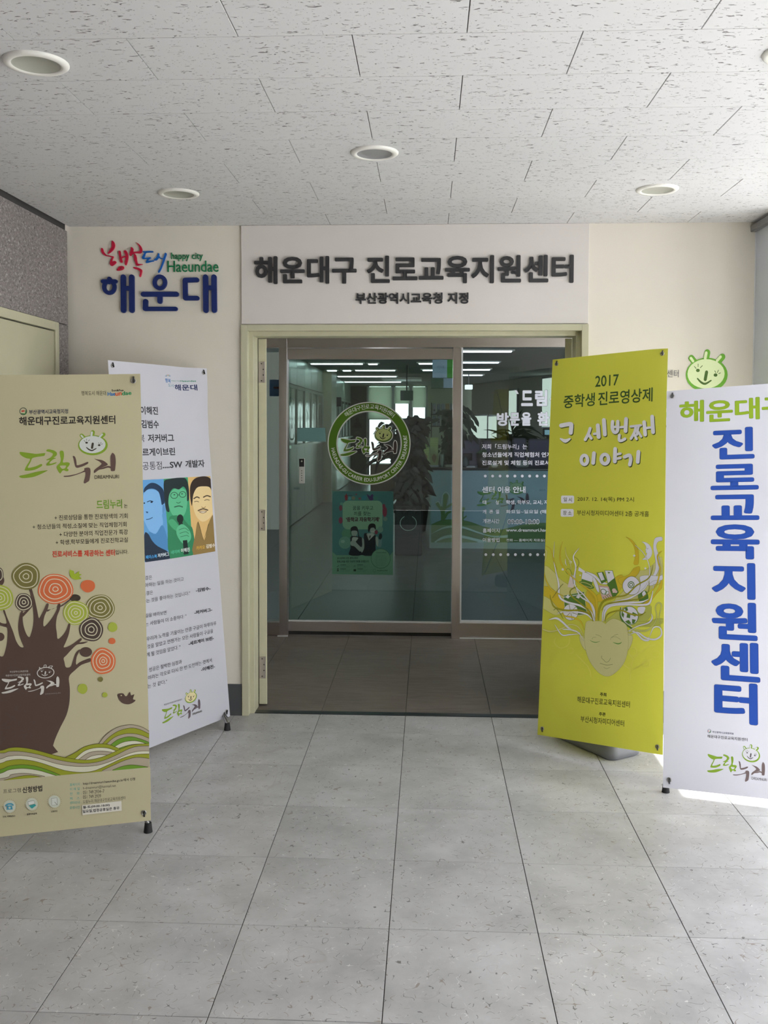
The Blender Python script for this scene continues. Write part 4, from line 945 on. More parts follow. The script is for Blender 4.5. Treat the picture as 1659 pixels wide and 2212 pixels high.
# ---- lime banner with the dreaming face
qg = (.6549, -.4484, .0729, -.6406, .1548, .6, 1.8, .0627)
def base_tank(root, hub):
    TK = mat('grey_moulded_plastic', '#77787d', rough=.45, noise=.02)
    ca = Vector((.965, -.598, 0)); A = Vector((.84, .545, 0)).normalized(); B = Vector((-A.y, A.x, 0))
    la, lb, r = .20, .40, .045
    def loop(ins, z, n=7):
        out = []
        for (cx_, cy_, a0) in ((la-r-0, r, -90), (la-r, lb-r, 0), (r, lb-r, 90), (r, r, 180)):
            for i in range(n):
                a = math.radians(a0+90*i/(n-1)); rr = max(r-ins, .004)
                x_, y_ = cx_+rr*math.cos(a), cy_+rr*math.sin(a); out.append(ca+A*x_+B*y_+Vector((0, 0, z)))
        return out
    prof = [(.014, .0), (.002, .008), (0, .03), (.003, .085), (.012, .102), (.028, .108)]
    vs = []; n = 28
    for ins, z in prof: vs += loop(ins, z)
    fs = [(k*n+i, k*n+(i+1) % n, (k+1)*n+(i+1) % n, (k+1)*n+i) for k in range(len(prof)-1) for i in range(n)]
    mb = MB().add(vs, fs, TK, True); mb.add(vs[-n:], [list(range(n))], TK)
    mb.build('water_base', root)
    cc = ca+A*la*.5+B*lb*.5
    MB().cyl(cc+Vector((0, 0, .10)), cc+Vector((0, 0, .16)), .028, TK, r1=.02, n=18).build('socket', root)
    MB().tube([cc+Vector((0, 0, .14)), hub], .010, MATS['aluminium_tube'], n=10).build('pole', root)
def dsp_g(a, b):
    d = 0
    if a > .5 and b > 1.5: d -= .018*((a-.5)/.1)**2*((b-1.5)/.3)
    d += .004*math.sin(b*3.2)*(a/.6-.5)
    return d
rt, sh, cl = banner(qg, [(1194, 777), (1440, 751), (1432, 1631), (1161, 1587)], SHEET_G, 'lime green film festival banner with a dreaming face, standing right of the doorway', base=base_tank, disp=dsp_g)
cl = (-.05, .65, -.05, 1.85)
m8 = zmap(sh, 1160, 740, 5.53, cl); m9 = zmap(sh, 1140, 1130, 4.175, cl)
sh.cur = 'title_print'; GD = '#3d5a2c'
m8.textq('2017', 695, 466, 975, 444, 132, GD, .012); m8.textq('중학생', 318, 712, 690, 678, 156, GD, .018); m8.textq('진로영상제', 730, 674, 1378, 622, 162, GD, .018)
def brush(mm, c, e=0):
    S = lambda p, w: mm.stroke(p, [q+e for q in w] if isinstance(w, list) else w+e, c)
    sh_ = mm.sh; sh_.cur = 'brush_lettering#a'
    S([(292,992),(400,974),(412,1000),(405,1078)], 50); S([(285,1150),(340,1176),(395,1150)], [20, 46, 20])
    S([(636,1025),(615,1090),(578,1160)], 36); S([(614,1092),(650,1145)], 34); S([(682,1092),(730,1085)], 28); S([(728,990),(738,1128)], 48); S([(800,925),(812,1098)], 46)
    S([(904,945),(900,1020),(925,1072),(962,1050),(965,942)], 40); S([(904,1012),(962,1004)], 30); S([(1000,1012),(1060,1005)], 28); S([(1064,912),(1058,1058)], 46); S([(985,1105),(982,1165),(1010,1172),(1052,1150)], 34)
    S([(1120,1002),(1180,996),(1240,988)], 28); S([(1180,1000),(1165,1070),(1122,1148)], 32); S([(1158,1085),(1190,1152)], 30); S([(1215,1000),(1200,1060),(1195,1100)], 28); S([(1205,1060),(1245,1122)], 28)
    S([(1280,950),(1292,1100)], 44); S([(1292,1022),(1372,1012)], 28); S([(1375,884),(1386,1070)], 46)
    sh_.cur = 'brush_lettering#b'
    mm.ring(568, 1402, 38, 54, 40+e, c); S([(682,1322),(672,1438)], 46); mm.ring(812, 1392, 44, 56, 42+e, c); S([(935,1270),(930,1420)], 46); S([(950,1337),(998,1326)], 30); S([(950,1388),(998,1378)], 30)
    S([(1048,1366),(1105,1346),(1120,1395),(1108,1460)], 42); S([(1212,1305),(1203,1425)], 46)
brush(shift(m8, 7, 9), '#4d5a22', 4); brush(m8, '#f3f1f6')
sh.cur = 'details_print'; GK = '#3b3f24'
sh.cur = 'label_box#a'; m8.rect(290, 1828, 446, 1921, '#f0eff3', 18); sh.cur = 'label_box#b'; m8.rect(285, 1988, 440, 2081, '#f0eff3', 18)
m8.textq('일 시', 318, 1874, 418, 1878, 52, GK, .01); m8.textq('장 소', 312, 2034, 414, 2038, 52, GK, .01)
m8.textq('2017. 12. 14(목) PM 2시', 483, 1872, 1158, 1880, 64, GK, .004); m8.textq('부산시청자미디어센터 2층 공개홀', 478, 2032, 1338, 2050, 64, GK, .006)
m9.textq('주최', 652, 1543, 710, 1548, 34, GK, .03); m9.textq('해운대구진로교육지원센터', 447, 1588, 922, 1638, 56, GK, .006); m9.textq('주관', 643, 1720, 703, 1725, 34, GK, .03); m9.textq('부산시청자미디어센터', 477, 1764, 870, 1808, 56, GK, .006)
cl = (0.003, .597, 0.0, 1.8)
z = zmap(sh, 1160, 1160, 5.925, cl)
sh.cur = 'illustration_print'
WH, YE, PA, OLI, GRN2, FC, LNE = '#f0eef4', '#e0c634', '#dcd886', '#a7a227', '#5f8735', '#dfda98', '#8a8b3a'
# faint flourishes
for p in ([(240,1290),(220,1350),(300,1420),(400,1380),(420,1290)], [(600,1610),(640,1640),(680,1720),(692,1800)], [(500,1500),(560,1560),(620,1620)], [(1200,1830),(1200,1700),(1240,1560),(1330,1480)], [(1200,1700),(1120,1640),(1060,1600)], [(1240,1560),(1180,1500),(1190,1440)], [(1330,1480),(1430,1400),(1520,1380)], [(1215,1700),(1330,1640),(1470,1560)]):
    z.stroke(p, [5, 9, 4], '#d8d466')
z.ring(1230, 1470, 50, 58, 7, '#d8d466'); z.ring(430, 1455, 40, 36, 6, '#d2ce5a'); z.ring(1400, 1620, 45, 42, 6, '#d8d466'); z.ring(1520, 1500, 60, 40, 5, '#d2ce5a')
# broad pale masses of hair
for p, c_ in (([(90,370),(200,430),(300,540),(420,620),(560,720),(640,900),(600,1000),(420,1000),(300,900),(160,800),(70,660),(70,560)], PA), ([(70,640),(180,650),(300,760),(400,860),(380,960),(240,930),(120,860),(70,800)], YE), ([(70,760),(170,800),(260,900),(340,960),(240,1000),(120,940),(70,900)], PA),
             ([(1600,260),(1500,340),(1400,420),(1280,440),(1180,560),(1100,700),(1000,800),(1050,880),(1300,800),(1500,640),(1605,540)], PA), ([(1605,520),(1560,640),(1480,760),(1300,900),(1420,860),(1540,720),(1605,640)], YE),
             ([(880,1090),(960,1010),(1120,900),(1300,960),(1420,880),(1470,900),(1440,1040),(1280,1130),(1100,1100)], '#c4c860'), ([(1180,1080),(1400,1080),(1600,1040),(1605,1110),(1400,1150),(1200,1130)], '#c9cc5c'),
             ([(1000,520),(1100,490),(1110,600),(1050,700),(960,800),(780,830),(770,740),(860,700)], YE), ([(660,660),(740,740),(760,860),(740,1000),(660,980),(620,800)], YE), ([(1040,540),(1180,480),(1240,400),(1320,380),(1300,470),(1200,560),(1100,620)], YE)):
    z.fill(p, c_, ol=LNE, olw=2.5, k=4)
z.fill([(1140,0),(1220,40),(1290,140),(1305,240),(1300,345),(1240,345),(1262,240),(1240,120),(1180,30)], YE, ol='#b59a20', olw=3)
z.fill([(1520,10),(1600,0),(1605,45),(1555,60),(1530,120),(1560,230),(1575,330),(1560,430),(1500,540),(1560,520),(1605,480),(1605,540),(1480,620),(1400,600),(1480,500),(1520,400),(1515,280),(1492,160),(1495,70)], WH, ol='#8f8f6a', olw=3)
z.fill([(1320,510),(1420,490),(1560,500),(1605,490),(1605,550),(1500,560),(1420,620),(1300,720),(1330,600)], WH, ol='#8f8f6a', olw=3)
# objects carried in the hair
z.fill([(345,750),(605,700),(640,990),(360,1010)], GRN2, sm=False, ol='#dfe0c8', olw=5); z.fill([(345,770),(605,722),(607,748),(348,800)], GRN2, sm=False)
for x in (395, 530): z.fill([(x-30,770),(x+5,735),(x+15,755),(x+35,752),(x+5,790)], WH, sm=False)
z.stroke([(345,770),(606,728)], 8, WH, sm=False)
z.ell(432, 962, 96, 104, WH); z.ring(432, 962, 96, 104, 5, LNE)
for k in range(6): an = k*PI/3+.3; z.stroke([(432+14*math.cos(an), 962+16*math.sin(an)), (432+88*math.cos(an), 962+96*math.sin(an))], 6, LNE, sm=False)
z.fill([(585,445),(735,485),(700,620),(560,600)], WH, ol=LNE, olw=3, sm=False); z.fill([(575,535),(712,580),(700,640),(560,600)], GRN2, sm=False); z.ell(635, 615, 105, 34, GRN2, rot=.35); z.ring(635, 612, 78, 20, 7, PA, rot=.35)
z.fill([(540,385),(620,440),(600,462),(530,430)], WH, sm=False); z.fill([(730,510),(780,600),(800,700),(770,690),(720,560)], WH, k=4, ol=LNE, olw=3)
z.fill([(620,440),(740,480),(830,560),(920,600),(820,600),(740,520)], WH, k=4, ol=LNE, olw=3)
z.fill([(765,455),(850,445),(900,560),(830,600)], GRN2, sm=False); z.fill([(782,462),(832,452),(870,545),(825,560)], WH, sm=False); z.fill([(870,428),(970,430),(1000,540),(910,590)], WH, sm=False, ol=GRN2, olw=8); z.fill([(900,600),(1000,520),(1050,710),(980,790)], GRN2, sm=False)
z.fill([(905,445),(942,452),(922,472)], GRN2, sm=False); z.ell(990, 680, 26, 22, '#e6c9c0'); z.ell(1012, 700, 20, 18, '#e6c9c0'); z.ell(985, 702, 16, 14, '#e6c9c0')
z.fill([(790,615),(920,635),(965,760),(840,800)], '#dcb9ae', sm=False); z.fill([(806,640),(905,650),(930,720),(850,745)], WH, sm=False); z.ring(855, 700, 38, 30, 8, GRN2, rot=.6); z.ring(900, 720, 22, 26, 6, GRN2, rot=.6)
for k in range(4): z.stroke([(850+26*k,770-8*k),(868+26*k,795-10*k)], 7, GRN2, sm=False)
z.fill(z.ell(1212, 625, 112, 118, None, wob=.02), WH, sm=False); z.ring(1212, 625, 112, 118, 5, LNE, wob=.02); z.ell(1208, 612, 43, 45, GRN2); z.ell(1208, 612, 33, 34, WH); z.ell(1208, 612, 24, 25, GRN2); z.ell(1208, 612, 14, 15, WH)
z.fill([(1310,710),(1400,690),(1430,790),(1350,850),(1300,790)], GRN2, k=4); z.fill([(1350,720),(1380,690),(1400,740),(1365,760)], WH, k=3); z.fill([(1300,900),(1390,900),(1360,980),(1300,960)], WH, k=4)
z.ell(1195, 1005, 105, 118, WH, rot=-.3); z.ring(1195, 1005, 105, 118, 8, GRN2, rot=-.3)
for p in ([(1130,910),(1160,900),(1170,940),(1140,950)], [(1230,960),(1290,990),(1260,1020),(1215,995)], [(1160,980),(1200,990),(1195,1040),(1150,1030)], [(1100,960),(1120,990),(1110,1040),(1090,1000)], [(1130,1080),(1180,1060),(1215,1110),(1170,1115)], [(1220,1050),(1270,1060),(1250,1105),(1222,1110)]): z.fill(p, GRN2, sm=False)
z.stroke([(1075,900),(1070,1000),(1120,1100),(1235,1180)], [8, 18, 22, 20], GRN2); z.stroke([(1090,900),(1082,1000),(1130,1085),(1220,1150)], 8, WH)
z.fill([(1345,62),(1400,70),(1450,110),(1478,180),(1470,240),(1430,285),(1370,292),(1350,286),(1385,262),(1410,215),(1395,195),(1400,175),(1390,170),(1400,130),(1375,85)], WH, k=4, ol='#9a9a86', olw=3)
z.stroke([(1408,150),(1418,152),(1426,144)], 4, '#7a7a6a')
def star(cx_, cy_, r):
    z.fill([(cx_+(r if k % 2 == 0 else r*.5)*math.sin(k*PI/5), cy_-(r if k % 2 == 0 else r*.5)*math.cos(k*PI/5)) for k in range(10)], WH, sm=False)
for c_ in ((430,322,24),(333,415,22),(1249,240,19),(1392,402,19),(557,490,14)): star(*c_)
z.fill([(395,640),(430,480),(500,510),(470,650),(420,645)], '#e2d4cc', sm=False); z.stroke([(400,480),(370,440),(400,405),(440,450),(470,600)], 5, GRN2)
# face
z.fill([(545,1270),(575,1262),(610,1300),(628,1440),(600,1425),(560,1350)], FC, k=4, ol=LNE, olw=2.5); z.fill([(1165,1280),(1200,1255),(1230,1275),(1222,1350),(1185,1430),(1160,1440)], FC, k=4, ol=LNE, olw=2.5)
z.fill([(640,1080),(618,1180),(610,1300),(625,1430),(655,1540),(710,1640),(780,1725),(850,1772),(912,1784),(975,1762),(1060,1690),(1125,1600),(1160,1490),(1174,1360),(1168,1220),(1150,1130),(1085,1080),(980,1045),(895,1095),(885,1112),(830,1080),(740,1075)], FC, k=4, ol='#a8a455', olw=2.5)
LF = '#6f7a3c'
z.stroke([(708,1310),(722,1285),(760,1285)], 2.5, LF); z.stroke([(755,1248),(800,1262),(830,1282)], 3, LF); z.stroke([(962,1290),(1000,1255),(1042,1245)], 3, LF); z.stroke([(945,1315),(960,1280),(1020,1280),(1075,1312)], 2.5, LF)
z.stroke([(682,1322),(720,1342),(760,1348),(810,1335)], [3, 9, 9, 3], '#6ea044'); z.stroke([(978,1348),(1030,1365),(1065,1362),(1088,1345)], [4, 14, 14, 4], '#6ea044')
z.stroke([(832,1520),(832,1550),(860,1575),(885,1600),(915,1595),(935,1570),(945,1550)], 4, LF); z.stroke([(812,1615),(850,1628),(895,1638),(935,1636),(972,1630)], 4.5, LF); z.stroke([(858,1668),(895,1684),(938,1668)], 3, LF)
# strands
ST = [([(740,1075),(735,950),(690,850),(560,760),(500,640),(490,560),(500,440)], [10,22,20,16,10,6,2], WH), ([(730,1070),(690,960),(560,880),(380,830),(290,760),(280,600),(240,420),(215,260),(228,60)], [8,20,24,24,22,20,12,6,2], WH),
      ([(745,1060),(700,880),(600,740),(500,640),(478,520),(500,380),(470,250),(545,140)], [6,12,14,14,12,18,14,2], WH), ([(720,1070),(640,990),(500,960),(330,960),(260,980)], [6,18,20,16,2], WH),
      ([(720,1080),(680,960),(560,850),(440,750),(435,680),(520,630)], [8,18,16,14,10,2], OLI), ([(700,1000),(560,940),(380,940),(230,900),(180,800),(170,740)], [6,18,20,18,10,2], OLI),
      ([(760,1070),(770,900),(740,740),(560,600),(400,460),(310,330),(300,200),(330,60)], [8,30,30,14,10,16,10,2], YE), ([(610,1190),(560,1080),(470,1030),(360,1010),(330,960)], [2,14,18,12,2], YE),
      ([(840,1080),(850,960),(900,890),(1000,860),(1200,840),(1350,830),(1440,790)], [8,16,22,24,22,20,3], WH), ([(860,1080),(880,950),(960,880),(1150,865),(1330,870),(1440,850),(1480,740),(1500,600)], [4,24,22,20,22,26,12,3], WH),
      ([(870,1080),(920,980),(1080,940),(1200,985),(1320,1000),(1400,960)], [4,14,16,18,14,2], OLI), ([(850,1000),(880,880),(1000,830),(1200,780),(1380,660),(1440,520),(1440,360),(1370,210),(1260,105)], [4,18,18,18,18,12,10,8,2], WH),
      ([(790,1070),(800,930),(860,820),(1000,770),(1150,740),(1280,620),(1440,520),(1490,360)], [16,26,22,16,16,14,12,2], OLI), ([(830,940),(900,860),(1100,820),(1320,790),(1430,700),(1440,560)], [4,14,14,12,8,2], OLI),
      ([(50,1170),(180,1210),(320,1170),(430,1120),(540,1160),(610,1300)], [16,18,16,14,14,3], PA), ([(150,1060),(250,1040),(330,1090),(430,1180),(560,1230)], [3,26,24,24,4], WH), ([(230,1120),(320,1250),(420,1250),(540,1240)], [3,16,14,4], WH),
      ([(330,1180),(450,1190),(540,1230),(600,1330)], [8,18,14,2], WH), ([(1180,1260),(1200,1200),(1280,1230),(1360,1310),(1430,1320),(1440,1280)], [3,16,18,22,24,10], WH),
      ([(1190,1250),(1290,1220),(1400,1290),(1520,1310),(1600,1250),(1580,1160),(1500,1160),(1450,1270)], [4,16,20,22,20,14,14,4], WH), ([(1170,1240),(1240,1190),(1400,1200),(1500,1120),(1540,1020),(1520,900),(1560,840),(1600,880),(1570,1020),(1590,1160)], [4,18,22,16,12,12,16,14,10,4], '#cdd07a'),
      ([(1160,1210),(1300,1140),(1430,1100),(1480,1040),(1470,980)], [4,14,16,18,3], WH), ([(85,150),(125,190),(110,290),(80,350)], [10,14,10,3], PA), ([(110,110),(180,160),(220,300),(260,420)], [2,8,10,3], YE),
      ([(365,130),(380,230),(430,330),(440,420)], [2,12,14,4], PA), ([(370,280),(370,330),(385,370)], [4,10,3], WH), ([(90,440),(130,580),(200,680),(350,760)], [8,14,20,4], YE), ([(200,780),(300,640),(340,600)], [2,4,2], LF),
      ([(215,940),(250,920),(300,980),(340,1050)], [3,4,4,2], LF), ([(480,250),(530,290),(540,350),(510,400)], [2,3,3,2], LF), ([(1600,180),(1550,240),(1560,330),(1580,420),(1540,600),(1440,740)], [8,16,14,16,14,3], YE)]
for p, w_, c_ in ST: z.stroke(p, [q+4 for q in w_], LNE, cap=False); z.stroke(p, w_, c_, cap=False)
finish(sh, rt)

# ---- white banner with the big vertical blue lettering (right edge)
qr = (1.0614, -1.1534, .117, -.4588, .2099, .6, 1.6, .0557)
rt, sh, cl = banner(qr, [(1440, 845), None, None, (1432, 1701)], SHEET_W, 'white banner with large vertical blue lettering, cut by the right edge',
                    feet=[onZ(1438, 1711, 0)+Vector((.52, -.24, 0)), onZ(1438, 1711, 0)])
m6 = zmap(sh, 1420, 740, 4.808); m7 = zmap(sh, 1420, 1180, 3.95); sh.cur = 'heading_print'
def obt(mm, ch, x0, y0, x1, y1, c, rim, bo=.034):
    mm.sh.nk += 1; mm.sh.cur = 'lettering#%d' % mm.sh.nk; mm.sh.hold = 1
    mm.text(ch, x0-3, y0-3, x1+3, y1+3, rim, bo+.006); mm.text(ch, x0, y0, x1, y1, c, bo)
for ch, b_ in (('해', (230, 597, 482, 832)), ('운', (510, 594, 781, 826)), ('대', (808, 567, 1060, 806)), ('구', (1088, 560, 1352, 795))): obt(m6, ch, *b_, '#9dbd2f', '#7e8f4a', .028)
BV, BR_ = '#2c56b4', '#56608a'
for ch, b_ in (('진', (570, 875, 1004, 1216)), ('로', (555, 1258, 1048, 1532)), ('교', (557, 1578, 1055, 1842)), ('육', (558, 1890, 1058, 2244))): obt(m6, ch, *b_, BV, BR_)
for ch, b_ in (('지', (467, 147, 833, 443)), ('원', (467, 487, 850, 787)), ('센', (462, 830, 873, 1133)), ('터', (487, 1177, 853, 1493))): obt(m7, ch, *b_, BV, BR_)
sh.hold = None; sh.cur = 'logo_print'
m7.ring(443, 1577, 15, 15, 3, '#55606a'); m7.ell(438, 1577, 4, 4, '#c0392b'); m7.stroke([(442, 1588), (452, 1584), (453, 1574)], 4, '#3f8a3a')
m7.textq('부산광역시교육청지정', 470, 1583, 650, 1600, 17, '#3b4260', .02); m7.textq('해운대구진로교육지원센터', 427, 1620, 770, 1651, 28, '#4c4a50', .015)
logo(sh, 1420+425/3.95, 1180+1700/3.95, 1420+932/3.95, 1180+1969/3.95, g='#8fb23a', b='#7d6d6c', face='#e4e4ea', dark='#6a6468')
finish(sh, rt)
# ------------------------------------------------------------------ prints on the glass
gsh = Sheet((0, SDY+.0155, 0), (1, 0, 0), (0, 0, 1), step=.000015, off=.0002)
def gz(x0, y0, k): return Art(gsh, lambda x, y: gsh.uv(x0+x/k, y0+y/k))
gsh.mul = .92; g = gz(690, 860, 7.9); gsh.cur = 'round_emblem'
GW, GG = '#ecefe8', '#5a8418'
gcx, gcy = 848, 772
g.ring(gcx, gcy, 698, 697, 20, GW, n=96); g.ring(gcx, gcy, 622, 621, 136, GG, n=96); g.ring(gcx, gcy, 548, 547, 22, GW, n=96)
def arc(art, body, cx_, cy_, r, a0, a1, h, c, inward, bold):
    m = ink(c); wd = []; 
    for ch in body:
        if ch == ' ': wd.append(.30); continue
        bb = glyphs(ch, bold)[2]; wd.append(bb[1]-bb[0]+.09)
    tot = sum(wd); acc = 0
    ref = [glyphs(ch, bold)[2] for ch in body if ch != ' ']; v0 = min(q[2] for q in ref if q[3]-q[2] > .3); v1 = max(q[3] for q in ref); sc_ = h/(v1-v0)
    art.sh.layer += 1
    for ch, w_ in zip(body, wd):
        t = (acc+w_/2)/tot; acc += w_
        if ch == ' ': continue
        a = math.radians(a0+(a1-a0)*t)
        vs, fs, bb, dz = glyphs(ch, bold); mid = (bb[0]+bb[1])/2; vm = (v0+v1)/2
        sx = (abs(math.radians(a1-a0))*r)/tot
        out = []
        for x, y in vs:
            lx_, ly_ = (x-mid)*sx, (y-vm)*sc_
            # image coordinates: y down
            if not inward: ux, uy = math.cos(a), math.sin(a); tx, ty = -math.sin(a), math.cos(a)
            else: ux, uy = -math.cos(a), -math.sin(a); tx, ty = math.sin(a), -math.cos(a)
            px_ = cx_+r*math.cos(a)+tx*lx_+ux*ly_; py_ = cy_+r*math.sin(a)+ty*lx_+uy*ly_
            out.append(art.fn(px_, py_))
        art.sh.emit(out, fs, m, dz)
arc(g, '해운대구진로교육지원센터', gcx, gcy, 628, -131, -47.5, 84, '#f2f4ee', False, .0)
arc(g, "HAEUNDAE-GU CAREER EDU-SUPPORT CENTER 'DREAMNURI'", gcx, gcy, 622, 173, -13, 66, '#f2f4ee', True, .012)
logo(gsh, 690+358/7.9, 860+455/7.9, 690+1352/7.9, 860+1068/7.9, g=GG, b='#4a3b3a', face='#c6cf84', dark='#1f1d16', outline='#eceee8', word=False, rim='#55701f')
g = gz(0, 0, 1); gsh.cur = 'paper_strip'; g.fill([(642, 924), (702.5, 924), (704, 954), (642, 953.5)], '#7aa6a4', sm=False)
gsh.build(d4)
DP = MB(); a_ = onY(646.5, 990, SDY+.012); b_ = onY(658.5, 1044, SDY+.012)
DP.box(a_.x, b_.x, SDY-.006, SDY+.016, b_.z, a_.z, mat('white_plastic', '#c9c9c2', rough=.4), bev=.002)
kz = a_.z-(a_.z-b_.z)*.33
DP.box(a_.x+.002, b_.x-.002, SDY-.008, SDY-.005, kz, a_.z-.003, BLACKP)
for k in range(5): zz = b_.z+.02+k*.017; DP.box((a_.x+b_.x)/2-.003, (a_.x+b_.x)/2+.003, SDY-.008, SDY-.005, zz, zz+.006, BLACKP)
DP.cyl(((a_.x+b_.x)/2, SDY-.009, a_.z-.02), ((a_.x+b_.x)/2, SDY-.005, a_.z-.02), .006, mat('white_plastic')).build('door_opener_switch', d4)

# poster hung on the sliding door
ps = Sheet((0, SDY+.0145, 0), (1, 0, 0), (0, 0, 1), step=.000015, off=.0003)
p = Art(ps, lambda x, y: ps.uv(700+x/9.76, 1040+y/9.76))
pt = thing('poster', 'green tinted paper poster of two students hung on the sliding glass door', 'poster', (onY(783, 1240, SDY).x, SDY+.0145, onY(783, 1240, SDY).z))
ps.mul = .74; ps.cur = 'paper'; PG = '#74b592'
p.fill([(172,200),(1462,208),(1452,1970),(172,1955)], '#5f9f8f', sm=False)
ps.cur = 'picture_print'
p.rect(185, 215, 1455, 1560, '#4f8f8c', 60); p.fill([(172,1480),(260,1555),(1400,1550),(1452,1480),(1452,1970),(172,1955)], PG, sm=False)
for x, y, rx, ry, c_ in ((540,355,34,34,'#5cb8bb'),(620,350,40,38,'#82947c'),(845,345,52,52,'#3f94a3'),(1090,350,50,44,'#4f9688'),(370,470,34,30,'#6bb5a0'),(350,560,34,60,'#8a5560'),(350,820,42,70,'#8a3f58'),(1260,520,34,46,'#8f4a5e'),(1280,640,48,110,'#8f4358'),(1290,790,44,46,'#76a392'),(750,360,30,22,'#8c6468'),(680,270,20,14,'#8c5560'),(690,370,40,30,'#4a9a8c'),(480,1100,110,110,'#5ea27e'),(440,1290,130,130,'#6fb29c'),(395,1265,44,32,'#93cdb4')): p.ell(x, y, rx, ry, c_)
p.fill([(445,400),(440,330),(430,300),(455,290),(470,250),(490,290),(500,330),(490,400)], '#8a3238', sm=False); p.stroke([(480,297),(595,297)], 8, '#2e3a3a', sm=False)
p.fill([(900,265),(940,290),(970,310),(1010,270),(1040,290),(1030,340),(1040,380),(1000,400),(960,390),(930,340)], '#4b3a70', k=3)
p.rect(392, 405, 1232, 1010, '#8ccaa6', 110)
p.textq('꿈을 키우고', 605, 560, 1035, 558, 92, '#23402f', .01); p.textq('끼를 찾는', 628, 678, 985, 675, 92, '#23402f', .01); p.textq("'중학교 자유학기제'", 468, 805, 1170, 800, 96, '#6f2c46', .03); p.textq("'중학교 자유학기제'", 462, 800, 1164, 795, 96, '#26382f', .012)
SK, NV, HR = '#a3c2b4', '#1a2b30', '#141d1e'
p.ell(640, 1080, 62, 84, SK); p.fill([(560,1040),(565,980),(620,945),(680,950),(712,1000),(730,1100),(745,1170),(725,1165),(705,1060),(660,1035),(590,1040),(570,1060)], HR, k=4); p.fill([(560,1050),(580,1150),(560,1100)], HR, k=3)
p.fill([(555,1180),(620,1150),(700,1160),(800,1190),(820,1400),(800,1550),(530,1550),(560,1400)], NV, k=3); p.fill([(800,1190),(850,1250),(845,1400),(800,1500),(770,1450),(700,1340),(800,1380)], SK, k=3); p.fill([(600,1180),(680,1175),(720,1200),(640,1290),(590,1260)], '#b9d2c6', k=3)
p.fill([(560,1270),(640,1240),(690,1300),(780,1400),(760,1480),(640,1370),(570,1350)], SK, k=3)
p.ell(1030, 1020, 64, 84, SK); p.fill([(932,1060),(928,960),(960,900),(1020,885),(1075,905),(1092,970),(1085,1020),(1050,975),(985,985),(955,1060)], HR, k=4); p.stroke([(1000,1050),(1030,1060),(1062,1040)], 9, '#e6efe8')
p.fill([(840,1120),(900,1090),(960,1100),(1050,1110),(1090,1160),(1085,1350),(1060,1550),(800,1550),(850,1400)], NV, k=3); p.fill([(905,1095),(950,1240),(1060,1115),(1000,1090)], '#b9d2c6', sm=False); p.stroke([(900,1110),(945,1240),(1065,1120)], 10, '#c7ddd0', sm=False); p.fill([(960,1140),(985,1140),(970,1210),(955,1190)], NV, sm=False)
p.fill([(1085,1180),(1130,1170),(1150,1280),(1140,1370),(1100,1330)], SK, k=3); p.fill([(1140,1370),(1205,1370),(1215,1200),(1160,1120),(1150,1260)], '#6f9fa0', k=3); p.ell(1185, 1010, 60, 66, '#7fb5a0'); p.ell(1100, 1070, 34, 46, '#8f4358'); p.fill([(1165,1110),(1210,1100),(1225,1170),(1190,1225),(1150,1200)], '#22383c', k=3)
p.ell(1195, 1625, 202, 205, PG); p.ring(1195, 1625, 202, 205, 8, '#3c6f56', n=48)
ps.cur = 'small_print'; PK = '#22402f'
p.textq('2013년부터 모든 중학교에서', 275, 1618, 712, 1614, 44, PK, .02); p.textq("행복교육을 위한 '자유학기제'를 운영합니다", 275, 1690, 945, 1684, 48, PK, .02)
p.textq("'자유학기제'란?", 1095, 1505, 1315, 1500, 26, PK, .01)
for k in range(8): p.textq('학생들이 꿈과 끼를 찾는 한 학기', 1070+6*abs(k-3), 1555+30*k, 1325-8*abs(k-3), 1553+30*k, 16, '#4d8068')
for x, y in ((340, 1760), (700, 1760), (340, 1845), (700, 1845)):
    p.textq('체험활동', x, y, x+125, y-2, 22, PK, .02); p.textq('진로 탐색과 예술 체육', x, y+28, x+220, y+24, 14, '#4d8068'); p.textq('동아리와 선택 활동', x, y+50, x+190, y+46, 14, '#4d8068')
p.fill([(268,1890),(290,1860),(318,1890)], PK, sm=False); p.ell(292, 1845, 14, 14, PK); p.rect(622, 1850, 675, 1892, PK); p.stroke([(275,1800),(300,1780),(315,1770)], 8, PK); p.stroke([(630,1800),(640,1770),(655,1770),(655,1800)], 6, PK, sm=False)
p.ring(1062, 1878, 30, 30, 5, '#4d8068'); p.textq('부산광역시교육청', 1120, 1880, 1338, 1878, 28, PK, .02)
ps.build(pt)

# lettering on the fixed right-hand pane
rs = Sheet((0, PY+.0295, 0), (1, 0, 0), (0, 0, 1), off=.0002, step=.000015)
r1 = Art(rs, lambda x, y: rs.uv(1000+x/8.295, 800+y/8.295)); r2 = Art(rs, lambda x, y: rs.uv(1000+x/8.195, 950+y/8.195))
rs.cur = 'welcome_lettering'; WL = '#e9e8f2'; WO = '#5c605c'
def two(a, ch, x0, y0, x1, y1, b): rs.nk += 1; rs.cur = 'lettering#%d' % rs.nk; rs.hold = 1; a.text(ch, x0-5, y0-5, x1+5, y1+5, WO, b+.008); a.text(ch, x0, y0, x1, y1, WL, b)
r1.fill([(925,355),(965,357),(1003,424),(962,422)], WL, sm=False)
for ch, b_ in (('드', (1043,360,1255,640)), ('림', (1290,350,1512,640)), ('누', (1560,350,1770,640)), ('리', (1810,350,2010,640)), ('방', (607,756,825,995)), ('문', (838,758,1020,992)), ('을', (1045,752,1225,992)), ('환', (1333,746,1545,992)), ('영', (1570,746,1775,992)), ('합', (1800,746,2000,992)), ('니', (2030,746,2220,992)), ('다', (2250,746,2460,992))): two(r1, ch, *b_, .045)
